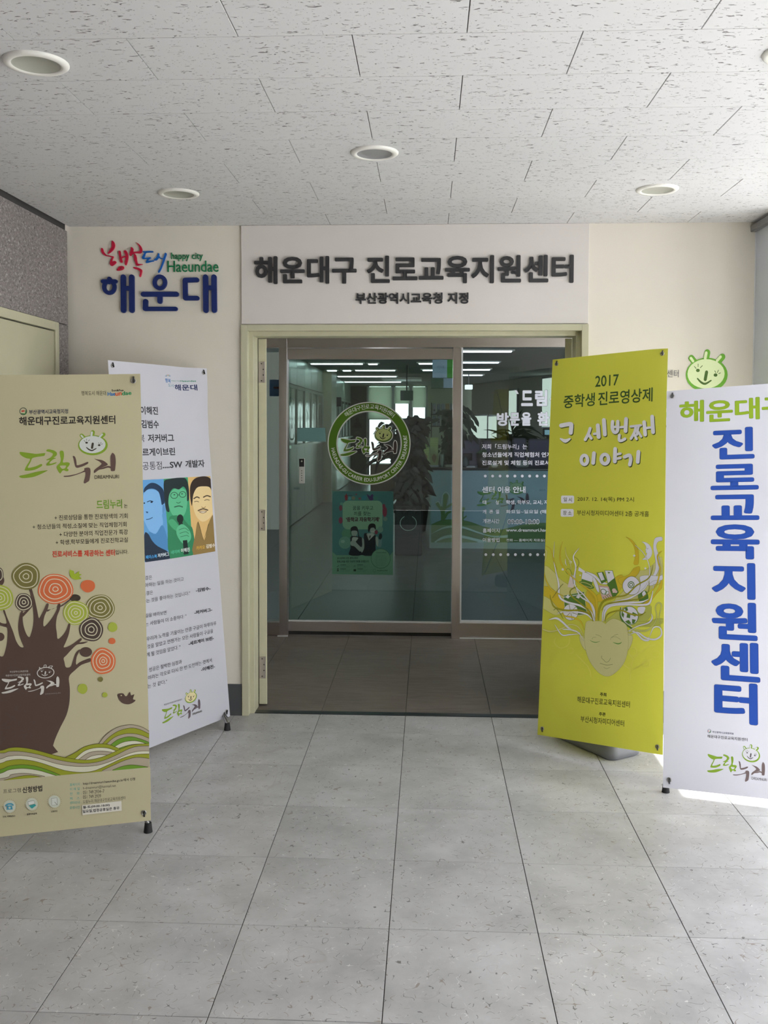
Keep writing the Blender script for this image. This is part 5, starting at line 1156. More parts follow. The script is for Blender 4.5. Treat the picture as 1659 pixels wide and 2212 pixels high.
def ln(s_, x0, y0, x1, y1, h, b=.02): rs.nk += 1; rs.cur = 'lettering#%d' % rs.nk; rs.hold = 1; r2.textq(s_, x0-1, y0, x1+1, y1, h+8, WO, b+.012); r2.textq(s_, x0, y0, x1, y1, h, WL, b)
ln('저희「드림누리」는', 338, 120, 1135, 120, 92, .012); ln('청소년들에게 직업체험처 연계', 338, 264, 1560, 264, 88); ln('진로설계 및 체험 등의 진로서비스를', 338, 407, 1810, 407, 84); ln('센터 이용 안내', 338, 884, 1108, 884, 116, .025)
rs.cur = 'dotted_rule'
for k in range(14): r2.ell(395+131*k, 642, 31, 31, WO, n=20); r2.ell(395+131*k, 642, 25, 25, WL, n=20); r2.ell(405+131*k, 2033, 31, 31, WO, n=20); r2.ell(405+131*k, 2033, 25, 25, WL, n=20)
ln('대', 350, 1107, 414, 1107, 72); ln('상', 580, 1107, 641, 1107, 76); ln('학생, 학부모, 교사, 지역주민', 762, 1107, 1740, 1107, 78)
ln('개  관  일', 350, 1273, 641, 1273, 76); ln('화요일~일요일 (매주 월요일 휴관)', 762, 1277, 2080, 1277, 78)
ln('개관시간', 350, 1440, 645, 1440, 78); rs.cur = 'opening_hours'; r2.textq('09:00-18:00', 788, 1450, 1352, 1450, 88, WL, .045); r2.textq('09:00-18:00', 796, 1450, 1344, 1450, 66, '#41463f', -.002)
ln('홈페이지', 350, 1605, 648, 1605, 78); ln('www.dreamnuri.haeundae.go.kr', 762, 1606, 1915, 1606, 74, .012)
ln('이용방법', 350, 1772, 648, 1772, 78); ln('전화 — 홈페이지 자료실(신청서)', 768, 1780, 1650, 1780, 58, .01)
rs.build(w5)
# notice hung behind the narrow left pane
a_, b_ = onY(582, 820, PY+.06), onY(606, 856, PY+.06)
nt_ = thing('notice', 'blue paper notice with a red line behind the narrow left pane', 'notice', ((a_.x+b_.x)/2, PY+.06, b_.z))
MB().box(a_.x, b_.x, PY+.060, PY+.061, b_.z, a_.z, mat('blue_paper', '#a3b6dc', rough=.7)).build('paper', nt_)
MB().box(a_.x+.03, b_.x-.006, PY+.0592, PY+.0598, (a_.z+b_.z)/2-.005, (a_.z+b_.z)/2+.008, ink('#a8504a')).build('red_line', nt_)

# ------------------------------------------------------------------ the office behind the glass
IXL, IXR, IY0, IY1 = -1.90, 4.6, 1.95, 20.0
IW = mat('office_wall_pale_green', '#b9bfa6', rough=.7, noise=.01); IPAN = mat('satin_green_grey_panel', '#98a898', rough=.3, metal=.35, noise=.02, nscale=3)
IG = mat('office_wall_cream', '#b5b2a2', rough=.8); DGR = mat('dark_olive_panel', '#4a523c', rough=.6)
ICE = mat('office_ceiling', '#aab0ac', rough=.85)
struct('floor_office', MB().box(-7.5, 7.5, IY0, 21.2, -.12, -.0035, DARK)); fo = bpy.data.objects['floor_office']
tiles('plank', fo, lambda y: [(fx+.9*i, fx+.9*(i+1)) for i in range(-3, 6)], [(1.95+1.8*k, 1.95+1.8*(k+1)) for k in range(5)], -.0035, -.0005, FI, .004, (-2.6, 4.6, 1.95, 10.9))
MB().box(-7.5, 7.5, 10.9, 21.2, -.0035, -.0005, FI).add([], [], FI).box(-7.5, -2.6, 1.95, 10.9, -.0035, -.0005, FI).build('far_planks', fo)
struct('ceiling_office', MB().box(-7.5, 7.5, 1.9, 21.2, H, H+.1, ICE))
# left wall: panelled from Y=8.6, display windows between ledge and lintel
lw = MB().box(IXL-.25, IXL-.02, 8.6, IY1, 0, H, IG).box(-7.6, -7.5, 1.9, 8.6, 0, H, IG).box(-7.5, IXL-.25, 8.6, 8.7, 0, H, IG)
struct('wall_left_office', lw); lwo = bpy.data.objects['wall_left_office']
for k in range(5):
    y0 = 8.75+.9*k
    MB().box(IXL-.02, IXL, y0, y0+.89, 2.12, H-.005, IPAN, bev=.003).build('wall_panel', lwo)
    MB().box(IXL-.02, IXL, y0, y0+.89, .02, 1.17, IPAN, bev=.003).build('wall_panel', lwo)
    w_ = MB().box(IXL-.02, IXL+.01, y0, y0+.045, 1.21, 2.10, IPAN).box(IXL-.02, IXL+.01, y0+.845, y0+.89, 1.21, 2.10, IPAN).box(IXL-.02, IXL+.01, y0, y0+.89, 2.06, 2.10, IPAN)
    f = w_.build('display_window', lwo)
    MB().box(IXL-.015, IXL-.008, y0+.045, y0+.845, 1.21, 2.06, mat('dark_display_glass', '#31473f', rough=.12, spec=.6)).build('pane', f)
    q = Sheet((IXL-.007, y0, 0), (0, 1, 0), (0, 0, 1)); A_ = Art(q, lambda x, y: (x, y)); q.cur = 'pictogram'
    PC = '#c4cfc6'
    A_.stroke([(.22,1.82),(.24,1.88),(.34,1.9),(.48,1.9),(.58,1.88),(.60,1.82)], .03, PC)
    if k == 0: A_.stroke([(.22,1.36),(.26,1.3),(.56,1.3),(.60,1.36)], .03, PC); A_.ring(.41, 1.62, .07, .16, .02, PC)
    elif k == 1: A_.fill([(.34,1.45),(.41,1.8),(.48,1.45)], PC, sm=False); A_.rect(.3, 1.38, .52, 1.44, PC)
    elif k == 2: A_.stroke([(.32,1.75),(.5,1.66),(.34,1.58),(.5,1.5),(.34,1.4)], .035, PC, sm=False)
    else: A_.stroke([(.5,1.8),(.42,1.6),(.36,1.4)], .05, PC); A_.stroke([(.4,1.45),(.5,1.35)], .03, PC)
    q.build(f)
MB().box(IXL-.02, IXL+.05, 8.7, 13.3, 1.17, 1.21, IPAN).build('ledge', lwo)
MB().box(IXL-.02, IXL+.16, 13.3, 14.3, 0, H, mat('pale_column_panel', '#a9ad8c', rough=.4, noise=.02)).build('column', lwo)
for k in range(6):
    y0 = 14.35+.9*k; MB().box(IXL-.02, IXL, y0, y0+.89, 2.12, H-.005, IPAN, bev=.003).build('wall_panel', lwo); MB().box(IXL-.02, IXL, y0, y0+.89, .02, 1.17, IPAN, bev=.003).build('wall_panel', lwo)
    w_ = MB().box(IXL-.02, IXL+.01, y0, y0+.05, 1.21, 2.10, BLACKP if k < 1 else IPAN).box(IXL-.02, IXL+.01, y0, y0+.89, 2.06, 2.10, IPAN); f = w_.build('display_window', lwo)
    MB().box(IXL-.015, IXL-.008, y0+.05, y0+.89, 1.21, 2.06, mat('near_black_glass', '#1b2422', rough=.15)).build('pane', f)
    MB().box(IXL-.006, IXL+.01, y0+.40, y0+.62, 1.22, 2.0, mat('pale_strip', '#9fb0a4', rough=.5)).build('vertical_strip', f)
MB().box(IXL-.02, IXL+.05, 14.35, 20, 1.17, 1.21, IPAN).build('ledge', lwo)
nb = onY(729, 877, 14.6)
t_ = thing('hanging_sign', 'plain dark navy square sign projecting from the panelled office wall', 'sign', (IXL+.35, 14.6, 1.72), 'signs hung in the office')
a_, b_ = onY(718, 858, 14.6), onY(737, 878, 14.6)
MB().box(a_.x, b_.x, 14.6, 14.66, b_.z, a_.z, mat('navy_sign', '#2c3140', rough=.5), bev=.01).build('sign_box', t_); MB().cyl((IXL, 14.63, (a_.z+b_.z)/2), (a_.x, 14.63, (a_.z+b_.z)/2), .015, CHROME, n=8).build('bracket', t_)

# far wall
FY = 20.0
X = lambda px: onY(px, 900, FY).x
Zf = lambda py: onY(860, py, FY).z
fw = MB().box(IXL-.3, X(793), FY, FY+.2, 0, H+.1, IW).box(X(923), 2.0, FY, FY+.2, 0, H+.1, IW).box(X(793), X(923), FY, FY+.2, Zf(834), H+.1, IW)
struct('wall_far', fw)
MB().box(X(754), X(793)-.01, FY-.06, FY, 0, Zf(835), DGR, bev=.01).build('olive_panel', bpy.data.objects['wall_far'])
q = Sheet((0, FY-.0605, 0), (1, 0, 0), (0, 0, 1), step=.0005, off=.001); A_ = Art(q); q.cur = 'pictograms'
KK = '#20241a'
A_.ell(772, 907, 4, 5, KK); A_.fill([(764,918),(768,912),(776,912),(780,918),(781,924),(763,924)], KK, k=3); A_.ell(771, 876, 8, 4, KK); A_.stroke([(762,861),(776,868),(775,878)], 2.2, KK)
A_.fill([(764,938),(769,932),(777,933),(780,940),(776,938),(768,938)], '#6d705e', k=3); A_.rect(763, 968, 780, 980, KK); A_.stroke([(766,970),(766,962)], 1.5, KK, sm=False); A_.stroke([(776,970),(776,962)], 1.5, KK, sm=False); A_.textq('직업체험교육지원센터', 742, 936, 797, 936, 4, '#5a5a48')
q.build(bpy.data.objects['wall_far'])
# three tall windows with half-drawn blinds, right one reaching the floor
BL = mat('translucent_blind', '#dfe4d8', rough=.8, emit='#e8efe0', estr=0.0)
m, t, b = BL, BL.node_tree, BL.node_tree.nodes['Principled BSDF']
tl = t.nodes.new('ShaderNodeBsdfTranslucent'); tl.inputs[0].default_value = lin('#dfe4d8')+(1,); mxs = t.nodes.new('ShaderNodeMixShader'); mxs.inputs[0].default_value = .6
t.links.new(b.outputs[0], mxs.inputs[1]); t.links.new(tl.outputs[0], mxs.inputs[2]); t.links.new(mxs.outputs[0], t.nodes['Material Output'].inputs[0])
for n_, (xa, xb, zb, bl0) in enumerate([(793, 849, 1042, 905), (849, 887, 960, 872), (887, 923, 920, 880)]):
    f = MB().box(X(xa), X(xa)+.06, FY+.02, FY+.1, Zf(zb), Zf(834), ALU).box(X(xb)-.06, X(xb), FY+.02, FY+.1, Zf(zb), Zf(834), ALU).box(X(xa), X(xb), FY+.02, FY+.1, Zf(zb), Zf(zb)+.05, ALU).box(X(xa), X(xb), FY+.02, FY+.1, Zf(905)-.02, Zf(905)+.02, ALU)
    struct('window_%d' % (7+n_), f); wo_ = bpy.data.objects['window_%d' % (7+n_)]
    MB().box(X(xa)+.06, X(xb)-.06, FY+.06, FY+.066, Zf(zb)+.05, Zf(834), CLR).build('window_pane', wo_)
    MB().box(X(xa)+.03, X(xb)-.03, FY-.03, FY-.026, Zf(bl0), Zf(836), BL).build('roller_blind', wo_)
    if zb < 1040: MB().box(X(xa), X(xb), FY, FY+.2, 0, Zf(zb), IW).build('sill_wall', bpy.data.objects['wall_far'])
# oblique right-hand wall with blinds
P1, P2 = Vector((1.25, 19.6, 0)), Vector((2.75, 14.4, 0)); P3 = Vector((4.6, 8.0, 0))
d_ = (P3-P1).normalized(); nn_ = Vector((-d_.y, d_.x, 0)); nn_ = -nn_ if nn_.x > 0 else nn_
def wq(name, A, B, z0, z1, m, th, parent, off=0.0):
    a, b = A+nn_*off, B+nn_*off
    vs = [a, b, b-nn_*th, a-nn_*th]; vv = [Vector((v.x, v.y, z0)) for v in vs]+[Vector((v.x, v.y, z1)) for v in vs]
    mb = MB().add(vv, [(0, 1, 5, 4), (1, 2, 6, 5), (2, 3, 7, 6), (3, 0, 4, 7), (4, 5, 6, 7), (3, 2, 1, 0)], m)
    if parent is None: struct(name, mb); return bpy.data.objects[name]
    return mb.build(name, parent)
def wpt(px, py): 
    h_ = hit(px, py, P1, nn_); return h_
wr_ = wq('wall_right_office', P1, P3, 0, H, IG, .15, None)
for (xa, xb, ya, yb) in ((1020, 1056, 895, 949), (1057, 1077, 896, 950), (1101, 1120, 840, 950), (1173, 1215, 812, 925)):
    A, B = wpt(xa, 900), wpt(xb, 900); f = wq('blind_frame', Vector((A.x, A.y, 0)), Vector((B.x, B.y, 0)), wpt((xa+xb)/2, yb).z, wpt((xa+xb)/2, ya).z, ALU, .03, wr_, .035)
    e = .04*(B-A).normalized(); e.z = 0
    wq('glowing_blind', Vector((A.x, A.y, 0))+e, Vector((B.x, B.y, 0))-e, wpt((xa+xb)/2, yb).z+.03, wpt((xa+xb)/2, ya).z-.04, mat('blind_daylight_glow', '#d6d8cc', rough=.8, emit='#dfe2d0', estr=.55), .004, f, .04)  # daylight through the blind is emission in its material; the wall behind is solid
struct('wall_side_office', MB().box(4.6, 4.75, 1.95, 8.0, 0, H, IG))

# ceiling strip lights
LIT = mat('lit_tube', '#ffffff', emit='#f4f8ff', estr=4.0)
def strip(pxa, pxb, py, label):
    A, B = onZ(pxa, py, H), onZ(pxb, py, H); y_ = (A.y+B.y)/2
    t = thing('strip_light', label, 'ceiling light', ((A.x+B.x)/2, y_, H-.05), 'strip lights on the office ceiling')
    x0, x1 = A.x, B.x
    MB().box(x0-.04, x1+.04, y_-.09, y_+.09, H-.02, H, mat('white_enamel'), bev=.004).build('housing', t)
    MB().box(x0, x1, y_-.06, y_+.06, H-.034, H-.02, LIT, bev=.003).build('tube', t)
strip(672, 783, 783, 'longest lit strip light seen at the top left of the sliding door')
strip(796, 815, 783.5, 'short lit strip light following the longest one')
strip(707, 727, 798, 'first short piece of the second row of strip lights'); strip(741, 758, 798, 'second short piece of the second row of strip lights'); strip(768, 853, 797.5, 'long strip light in the second row')
strip(730, 856, 811, 'strip light in the third row behind the sliding door'); strip(745, 866, 823, 'strip light in the fourth row, faint and far')
strip(994, 1105, 755.5, 'nearest bright strip light seen through the right pane'); strip(994, 1077, 780, 'second strip light seen through the right pane'); strip(994, 1058, 796, 'third strip light seen through the right pane')
strip(994, 1042, 808, 'fourth strip light seen through the right pane'); strip(913, 935, 797, 'strip light just left of the hanging blue sign'); strip(905, 934, 782.5, 'strip light at the top beside the hanging blue sign')
pa = onZ(825, 817, H); pb = onZ(912, 818, H)
t = thing('air_conditioner', 'white four-way cassette air conditioner in the office ceiling', 'air conditioner', ((pa.x+pb.x)/2, pa.y, H-.05))
MB().box(pa.x, pb.x, pa.y-.6, pa.y+.6, H-.045, H, mat('white_enamel'), bev=.015).build('panel', t); MB().box(pa.x+.25, pb.x-.25, pa.y-.35, pa.y+.35, H-.05, H-.044, ALU).build('grille', t)

# hanging signs
def hsign(xa, ya, xb, yb, Yp, ca, cb, split, label, stem=None, th=.12):
    a_, b_ = onY(xa, ya, Yp), onY(xb, yb, Yp); xm = a_.x+(b_.x-a_.x)*split
    t = thing('hanging_sign', label, 'sign', ((a_.x+b_.x)/2, Yp, b_.z), 'signs hung in the office')
    MB().box(a_.x, xm, Yp, Yp+th, b_.z, a_.z, ca).build('sign_face', t); MB().box(xm, b_.x, Yp, Yp+th, b_.z, a_.z, cb).build('sign_end', t)
    sx = (a_.x+b_.x)/2 if stem is None else stem
    for s_ in ([sx] if stem is not None or b_.x-a_.x < .6 else [a_.x+.08, b_.x-.08]): MB().cyl((s_, Yp+th/2, a_.z), (s_, Yp+th/2, H), .012, BLACKP, n=8).build('stem', t)
    return t, a_, b_
SB, SG, SGD = mat('pale_blue_sign', '#8f9fb8', rough=.5), mat('green_sign', '#3c8a2c', rough=.5), mat('dark_green_sign', '#264d38', rough=.5)
t, a_, b_ = hsign(934.5, 774, 985, 816, 6.2, SB, SG, .62, 'upper pale blue and green sign box hanging beside the steel mullion')
q = Sheet((0, 6.199, 0), (1, 0, 0), (0, 0, 1)); A_ = Art(q); q.cur = 'lettering'; A_.textq('안내', 944, 793, 959, 793, 6.5, '#5b6a86'); q.build(t)
hsign(931, 817, 982, 838, 7.2, SGD, SB, .53, 'lower dark green and blue sign box hanging under the pale one')
hsign(865, 843.5, 892, 865, 11.5, mat('grey_sign_edge', '#4a5350'), SGD, .28, 'dark green sign cube hanging on one stem in front of the far windows')
em = onY(1004, 830, 14); t = thing('exit_lamp', 'small lit white box lamp on the far office wall', 'lamp', (em.x+.1, 14.3, em.z-.1))
a_, b_ = onY(1004.5, 831, 14.2), onY(1021, 841, 14.2); MB().box(a_.x, b_.x, 14.2, 14.32, b_.z, a_.z, mat('lit_lamp_face', '#e8ece8', emit='#eef2ee', estr=.9), bev=.01).build('lamp_box', t); MB().cyl(((a_.x+b_.x)/2, 14.26, a_.z), ((a_.x+b_.x)/2, 14.26, H), .012, ALU, n=6).build('stem', t)

# ------------------------------------------------------------------ reception counter and what stands on it
CYF = 6.72
cxa, cxb = onY(928, 1100, CYF).x, 3.1; ctz = onY(925, 1010, CYF).z
ct = thing('reception_counter', 'pale blue-green reception counter with printed hills and logo, seen through the glass', 'counter', ((cxa+cxb)/2, CYF+.35, 0))
MB().box(cxa, cxb, CYF, CYF+.65, 0.0, ctz-.03, mat('counter_body', '#788f88', rough=.5, noise=.01)).build('body', ct)
MB().box(cxa-.22, cxb, CYF-.04, CYF+.72, ctz-.03, ctz, mat('dark_worktop', '#2b2c2e', rough=.3), bev=.006).build('worktop', ct)
q = Sheet((0, CYF-.0005, 0), (1, 0, 0), (0, 0, 1), off=.001, step=.0003)
A_ = Art(q, lambda x, y: (max(cxa+.01, q.uv(880+x/4.608, 1000+y/4.608)[0]), max(.0, q.uv(880+x/4.608, 1000+y/4.608)[1])))
q.cur = 'printed_panel'
A_.fill([(237,62),(2400,62),(2400,780),(237,780)], '#7f9aa2', sm=False)
CG, CG2, CT2 = '#5b7a48', '#46693a', '#8fb0a6'
def cb_(pts, c, bot=850, ln_=True):
    sp = smooth([(float(a), float(b)) for a, b in pts], False, 5); A_.fill(sp+[(pts[-1][0], bot), (pts[0][0], bot)], c, sm=False)
    if ln_: A_.stroke(sp, 3, '#3d5a40', sm=False, cap=False)
A_.stroke([(355,590),(350,480),(300,410),(292,400)], [44,40,34,26], CG); A_.stroke([(350,500),(370,430),(382,330)], [30,34,52], CG); A_.stroke([(370,540),(400,500),(430,485)], [34,22,18], CG); A_.stroke([(375,450),(410,430),(460,400)], [18,22,24], CG)
A_.stroke([(280,400),(310,385),(335,430),(350,330),(383,288),(418,330),(415,400)], 4, '#c6d6cc')
A_.stroke([(545,590),(545,500),(558,455)], [36,26,34], CG); A_.stroke([(548,560),(585,530)], [18,14], CG)
cb_([(237,615),(330,575),(450,563),(600,580),(750,630),(900,665),(1000,650),(1150,615),(1300,600),(1500,600),(2400,640)], CG)
cb_([(237,705),(350,640),(450,622),(560,632),(700,680),(830,720),(950,720),(1050,700),(1130,650),(1250,640),(1500,650),(2400,700)], CT2)
cb_([(237,710),(350,660),(450,645),(560,655),(700,700),(850,740),(1000,745),(1150,720),(1400,700),(2400,740)], CG2)
cb_([(270,780),(350,730),(450,712),(560,722),(700,755),(900,790),(1400,800)], CT2); cb_([(290,785),(380,752),(470,745),(560,752),(700,785)], CG)
cb_([(1000,700),(1150,640),(1250,628),(1400,640),(1600,680)], CG2); 
A_.fill([(200,790),(2400,790),(2400,900),(200,900)], '#7f978f', sm=False)
q.cur = 'logo_print'
logo(q, 880+690/4.608, 1000+165/4.608, 880+1225/4.608, 1000+470/4.608, g='#4c8340', b='#3a3240', face='#7fa080', dark='#3f5a3a', word=False)
q.build(ct)
WTZ = ctz
YC = CYF+.22
# leaflet stacks in holders
lf = mat('green_leaflet', '#8f9f6c', rough=.6); lfd = mat('leaflet_top', '#84954a', rough=.6)
for (xa, ya, xb, yb, yy, lab) in ((906, 946, 923, 1003, .30, 'tall back-left stack of green leaflets on the counter end'), (910, 966, 927, 1003, .12, 'short front-left stack of green leaflets on the counter end'), (929, 945, 946.5, 1003, .22, 'tall right stack of green leaflets on the counter end')):
    a_, b_ = onY(xa, ya, CYF+yy), onY(xb, yb, CYF+yy); t = thing('leaflet_stack', lab, 'leaflets', ((a_.x+b_.x)/2, CYF+yy, WTZ), 'leaflets on the counter')
    MB().box(a_.x, b_.x, CYF+yy, CYF+yy+.03, WTZ, a_.z, lf, bev=.002).build('leaflets', t)
    MB().box(a_.x-.004, b_.x+.004, CYF+yy-.004, CYF+yy+.05, WTZ, WTZ+.02, mat('clear_holder', '#9fb0b8', rough=.2)).build('holder', t)
    q = Sheet((0, CYF+yy-.0005, 0), (1, 0, 0), (0, 0, 1)); A_ = Art(q); q.cur = 'printed_cover'
    for k in range(4): A_.rect(xa+1, ya+2+5*k, xb-1, ya+4+5*k, '#84954a')
    cx_ = (xa+xb)/2; A_.fill([(cx_-4,993),(cx_-5,987),(cx_-3,983),(cx_,980),(cx_+3,983),(cx_+5,987),(cx_+3,995),(cx_,1000)], '#7a5a44', k=3); q.build(t)
def potted(name, label, cx_, cy_, z0, potr, poth, potm, leaves, lm, group=None, cat='plant'):
    t = thing(name, label, cat, (cx_, cy_, z0), group)
    MB().lathe((cx_, cy_, z0), [(0, 0), (potr*.75, 0), (potr, poth), (potr*.9, poth), (potr*.85, poth*.92), (0, poth*.92)], potm, 20).build('pot', t)
    mb = MB()
    for (p, w_) in leaves:
        n = len(p)
        side = (p[-1]-p[0]).cross(Vector((0, 1, 0.3)));  side = side.normalized() if side.length > 1e-5 else Vector((1, 0, 0))
        vs = []
        for i, v in enumerate(p):
            h_ = w_*math.sin(PI*(.12+.86*i/(n-1)))/2; vs += [v-side*h_, v+Vector((0, -h_*.3, 0)), v+side*h_]
        fs = []
        for i in range(n-1):
            for j in (0, 1): fs.append((3*i+j, 3*i+j+1, 3*i+j+4, 3*i+j+3))
        mb.add(vs, fs, lm, True)
    mb.build('foliage', t); return t
GLF = mat('dark_green_leaf', '#1a2e1e', rough=.55, noise=.15, nscale=12); BLF = mat('dark_purple_leaf', '#14150f', rough=.6, noise=.1); MLF = mat('mid_green_leaf', '#3c5a38', rough=.45, noise=.12)
TER = mat('dark_pot', '#3a3530', rough=.6); TERL = mat('grey_pot', '#5a5f5c', rough=.5)
R_ = random.Random(3)
def arch(c, L, az, el, droop, n=6):
    out = []
    for i in range(n):
        s_ = i/(n-1); out.append(c+Vector((math.cos(az)*L*s_*math.cos(el), math.sin(az)*L*s_*math.cos(el)*.6, L*s_*math.sin(el)-droop*L*s_*s_)))
    return out
# dracaena behind the counter
dc = onY(1106, 952, 9.0); stem = [dc+Vector((0, 0, .02*k)) for k in range(3)]
L_ = []
for k in range(70):
    az = R_.uniform(0, 2*PI); c = Vector((dc.x+.0, 9.0, WTZ+.12+R_.uniform(0, .35))); L_.append((arch(c, R_.uniform(.32, .62), az, R_.uniform(.1, 1.2), R_.uniform(.2, .75)), .030))
potted('potted_dracaena', 'spiky dracaena with long thin leaves behind the counter', dc.x, 9.0, .0, .2, .35, TERL, L_+[([Vector((dc.x, 9, .3+.14*k)) for k in range(8)], .05)], GLF)
# trailing vine plant rising behind the mullion
vc = onY(985, 960, 7.75); L_ = []
for k in range(260):
    px_ = R_.triangular(948, 1008, 975); py_ = R_.uniform(885, 1000); 
    if px_ > 998 and py_ < 905: py_ += 20
    c = onY(px_, py_, 7.78+R_.uniform(-.15, .2)); L_.append((arch(c, R_.uniform(.06, .13), R_.uniform(0, 2*PI), R_.uniform(-.8, .6), .5, 4), .06))
vine = [(1000,876),(1008,880),(1014,886),(1019,893),(1023,899),(1026,905),(1010,903),(1015,906),(1018,914),(1021,918),(1009,915),(1012,925),(1016,931),(1020,938),(1026,944),(1012,940),(1006,893),(1004,910)]
for (px_, py_) in vine:
    c = onY(px_, py_, 7.62); L_.append((arch(c, .10, R_.uniform(-1, .3), -1.0, .2, 4), .055))
potted('trailing_plant', 'large leafy plant rising behind the steel mullion, vine drooping to the right', vc.x, 7.78, 0, .15, .3, TER, L_, GLF)
# big dark plant left of the counter in a square planter
PYY = 6.2; pa_, pb_ = onY(853, 1090, PYY-.16), onY(912, 1188, PYY-.16); L_ = []; pcx = (pa_.x+pb_.x)/2
for k in range(520):
    px_ = R_.triangular(860, 920, 888); py_ = R_.uniform(908, 1095); c = onY(px_, py_, PYY+R_.uniform(-.16, .16)); L_.append((arch(c, R_.uniform(.10, .2), R_.uniform(0, 2*PI), R_.uniform(-.5, 1.1), .5, 4), .075))
for k in range(16):
    px_ = 880+2.6*k; c = onY(px_, 916+R_.uniform(-4, 6), PYY); L_.append((arch(c, .17, R_.uniform(-2.8, -.3), R_.uniform(.6, 1.4), .6, 5), .045))
t = thing('potted_shrub', 'tall dark bushy plant in a black square planter left of the counter', 'plant', (pcx, PYY, 0))
BKC = mat('black_ceramic_pot', '#101412', rough=.4)
MB().box(pa_.x, pb_.x, PYY-.16, PYY+.14, .0, pa_.z, BKC, bev=.012).build('planter', t)
q = Sheet((0, PYY-.1602, 0), (1, 0, 0), (0, 0, 1)); A_ = Art(q); q.cur = 'ring_mark'; A_.stroke([(882+17.5*math.cos(math.radians(a)), 1130+16*math.sin(math.radians(a))) for a in range(-60, 245, 15)], 1.3, '#8d9a90'); q.build(t)
mb = MB()
for (p, w_) in L_:
    n = len(p); side = (p[-1]-p[0]).cross(Vector((0, 1, .3))); side = side.normalized() if side.length > 1e-5 else Vector((1, 0, 0)); vs = []
    for i, v in enumerate(p):
        h_ = w_*math.sin(PI*(.12+.86*i/(n-1)))/2; vs += [v-side*h_, v+Vector((0, -h_*.3, 0)), v+side*h_]
    mb.add(vs, [(3*i+j_, 3*i+j_+1, 3*i+j_+4, 3*i+j_+3) for i in range(n-1) for j_ in (0, 1)], BLF, True)
mb.build('foliage', t)
# broad-leaved plant seen against the window through the emblem
c0 = onY(845, 950, 8.6); L_ = []
for k in range(60):
    px_ = R_.uniform(818, 872); py_ = R_.uniform(912, 1000); c = onY(px_, py_, 8.6+R_.uniform(-.3, .3)); L_.append((arch(c, R_.uniform(.2, .4), R_.uniform(0, 2*PI), R_.uniform(-.2, 1.2), .7, 5), .05))
potted('potted_palm', 'dark feathery palm against the far window, seen through the round emblem', c0.x+.35, 8.6, 0, .2, .4, TER, L_+[([Vector((c0.x+.1, 8.6, .35+.1*k)) for k in range(9)], .06)], BLF)
# low chest and chair below
t = thing('wooden_cabinet', 'brown wooden cabinet under the far window behind the emblem', 'cabinet', (onY(830, 1030, 13).x, 13, 0))
a_, b_ = onY(800, 1003, 13), onY(852, 1040, 13); MB().box(a_.x, b_.x, 13, 13.5, .05, a_.z, mat('brown_wood', '#6b5030', rough=.4, noise=.06, nscale=5), bev=.01).build('body', t)
for k in range(2): xm = a_.x+(b_.x-a_.x)*(.5*k); MB().box(xm+.02, xm+(b_.x-a_.x)*.5-.02, 12.985, 13, .1, a_.z-.05, mat('brown_wood')).build('cabinet_door', t)
MB().box(a_.x+.04, a_.x+.12, 13.05, 13.45, 0, .06, BLACKP).box(b_.x-.12, b_.x-.04, 13.05, 13.45, 0, .06, BLACKP).build('feet', t)
# dark red chair at the counter's end
cc = onY(884, 1080, 7.0); t = thing('office_chair', 'dark red cushioned chair at the left end of the counter', 'chair', (cc.x, 7.0, 0))
DR = mat('dark_red_fabric', '#3a1212', rough=.7)
MB().box(cc.x-.17, cc.x+.15, 7.16, 7.22, .52, .92, DR, bev=.03).build('backrest', t); MB().box(cc.x-.18, cc.x+.16, 6.76, 7.16, .40, .47, DR, bev=.025).build('seat', t)
for sx in (-.15, .13):
    for sy in (6.79, 7.13): MB().cyl((cc.x+sx, sy, 0), (cc.x+sx, sy, .41), .012, BLACKP, n=8).build('leg', t)
for sx in (-.14, .12): MB().cyl((cc.x+sx, 7.17, .42), (cc.x+sx, 7.19, .62), .011, BLACKP, n=8).build('back_post', t)
# binders on a shelf on the green wall
by0, bY = 870, 15.0
t = thing('wall_shelf', 'dark two-tier shelf on the green wall behind the plants', 'shelf', (onY(955, 915, bY).x, bY, onY(955, 920, bY).z))
a_, b_ = onY(930, 894.5, bY), onY(982, 920, bY)
MB().box(a_.x, b_.x, bY-.05, bY+.3, a_.z-.02, a_.z, BLACKP).build('shelf_board', t); MB().box(a_.x, b_.x, bY-.05, bY+.3, b_.z-.02, b_.z, BLACKP).build('shelf_board', t)
for px_ in (933, 981): xx = onY(px_, 900, bY).x; MB().box(xx-.02, xx, bY-.05, bY+.3, 0, onY(933, 870, bY).z, BLACKP).build('upright', t)
BC = [mat('grey_binder', '#8c959c', rough=.5), mat('blue_grey_binder', '#7d8b96', rough=.5), mat('tan_binder', '#a08a5e', rough=.5)]
names_ = ['leftmost', 'second', 'third', 'tan fourth', 'rightmost']
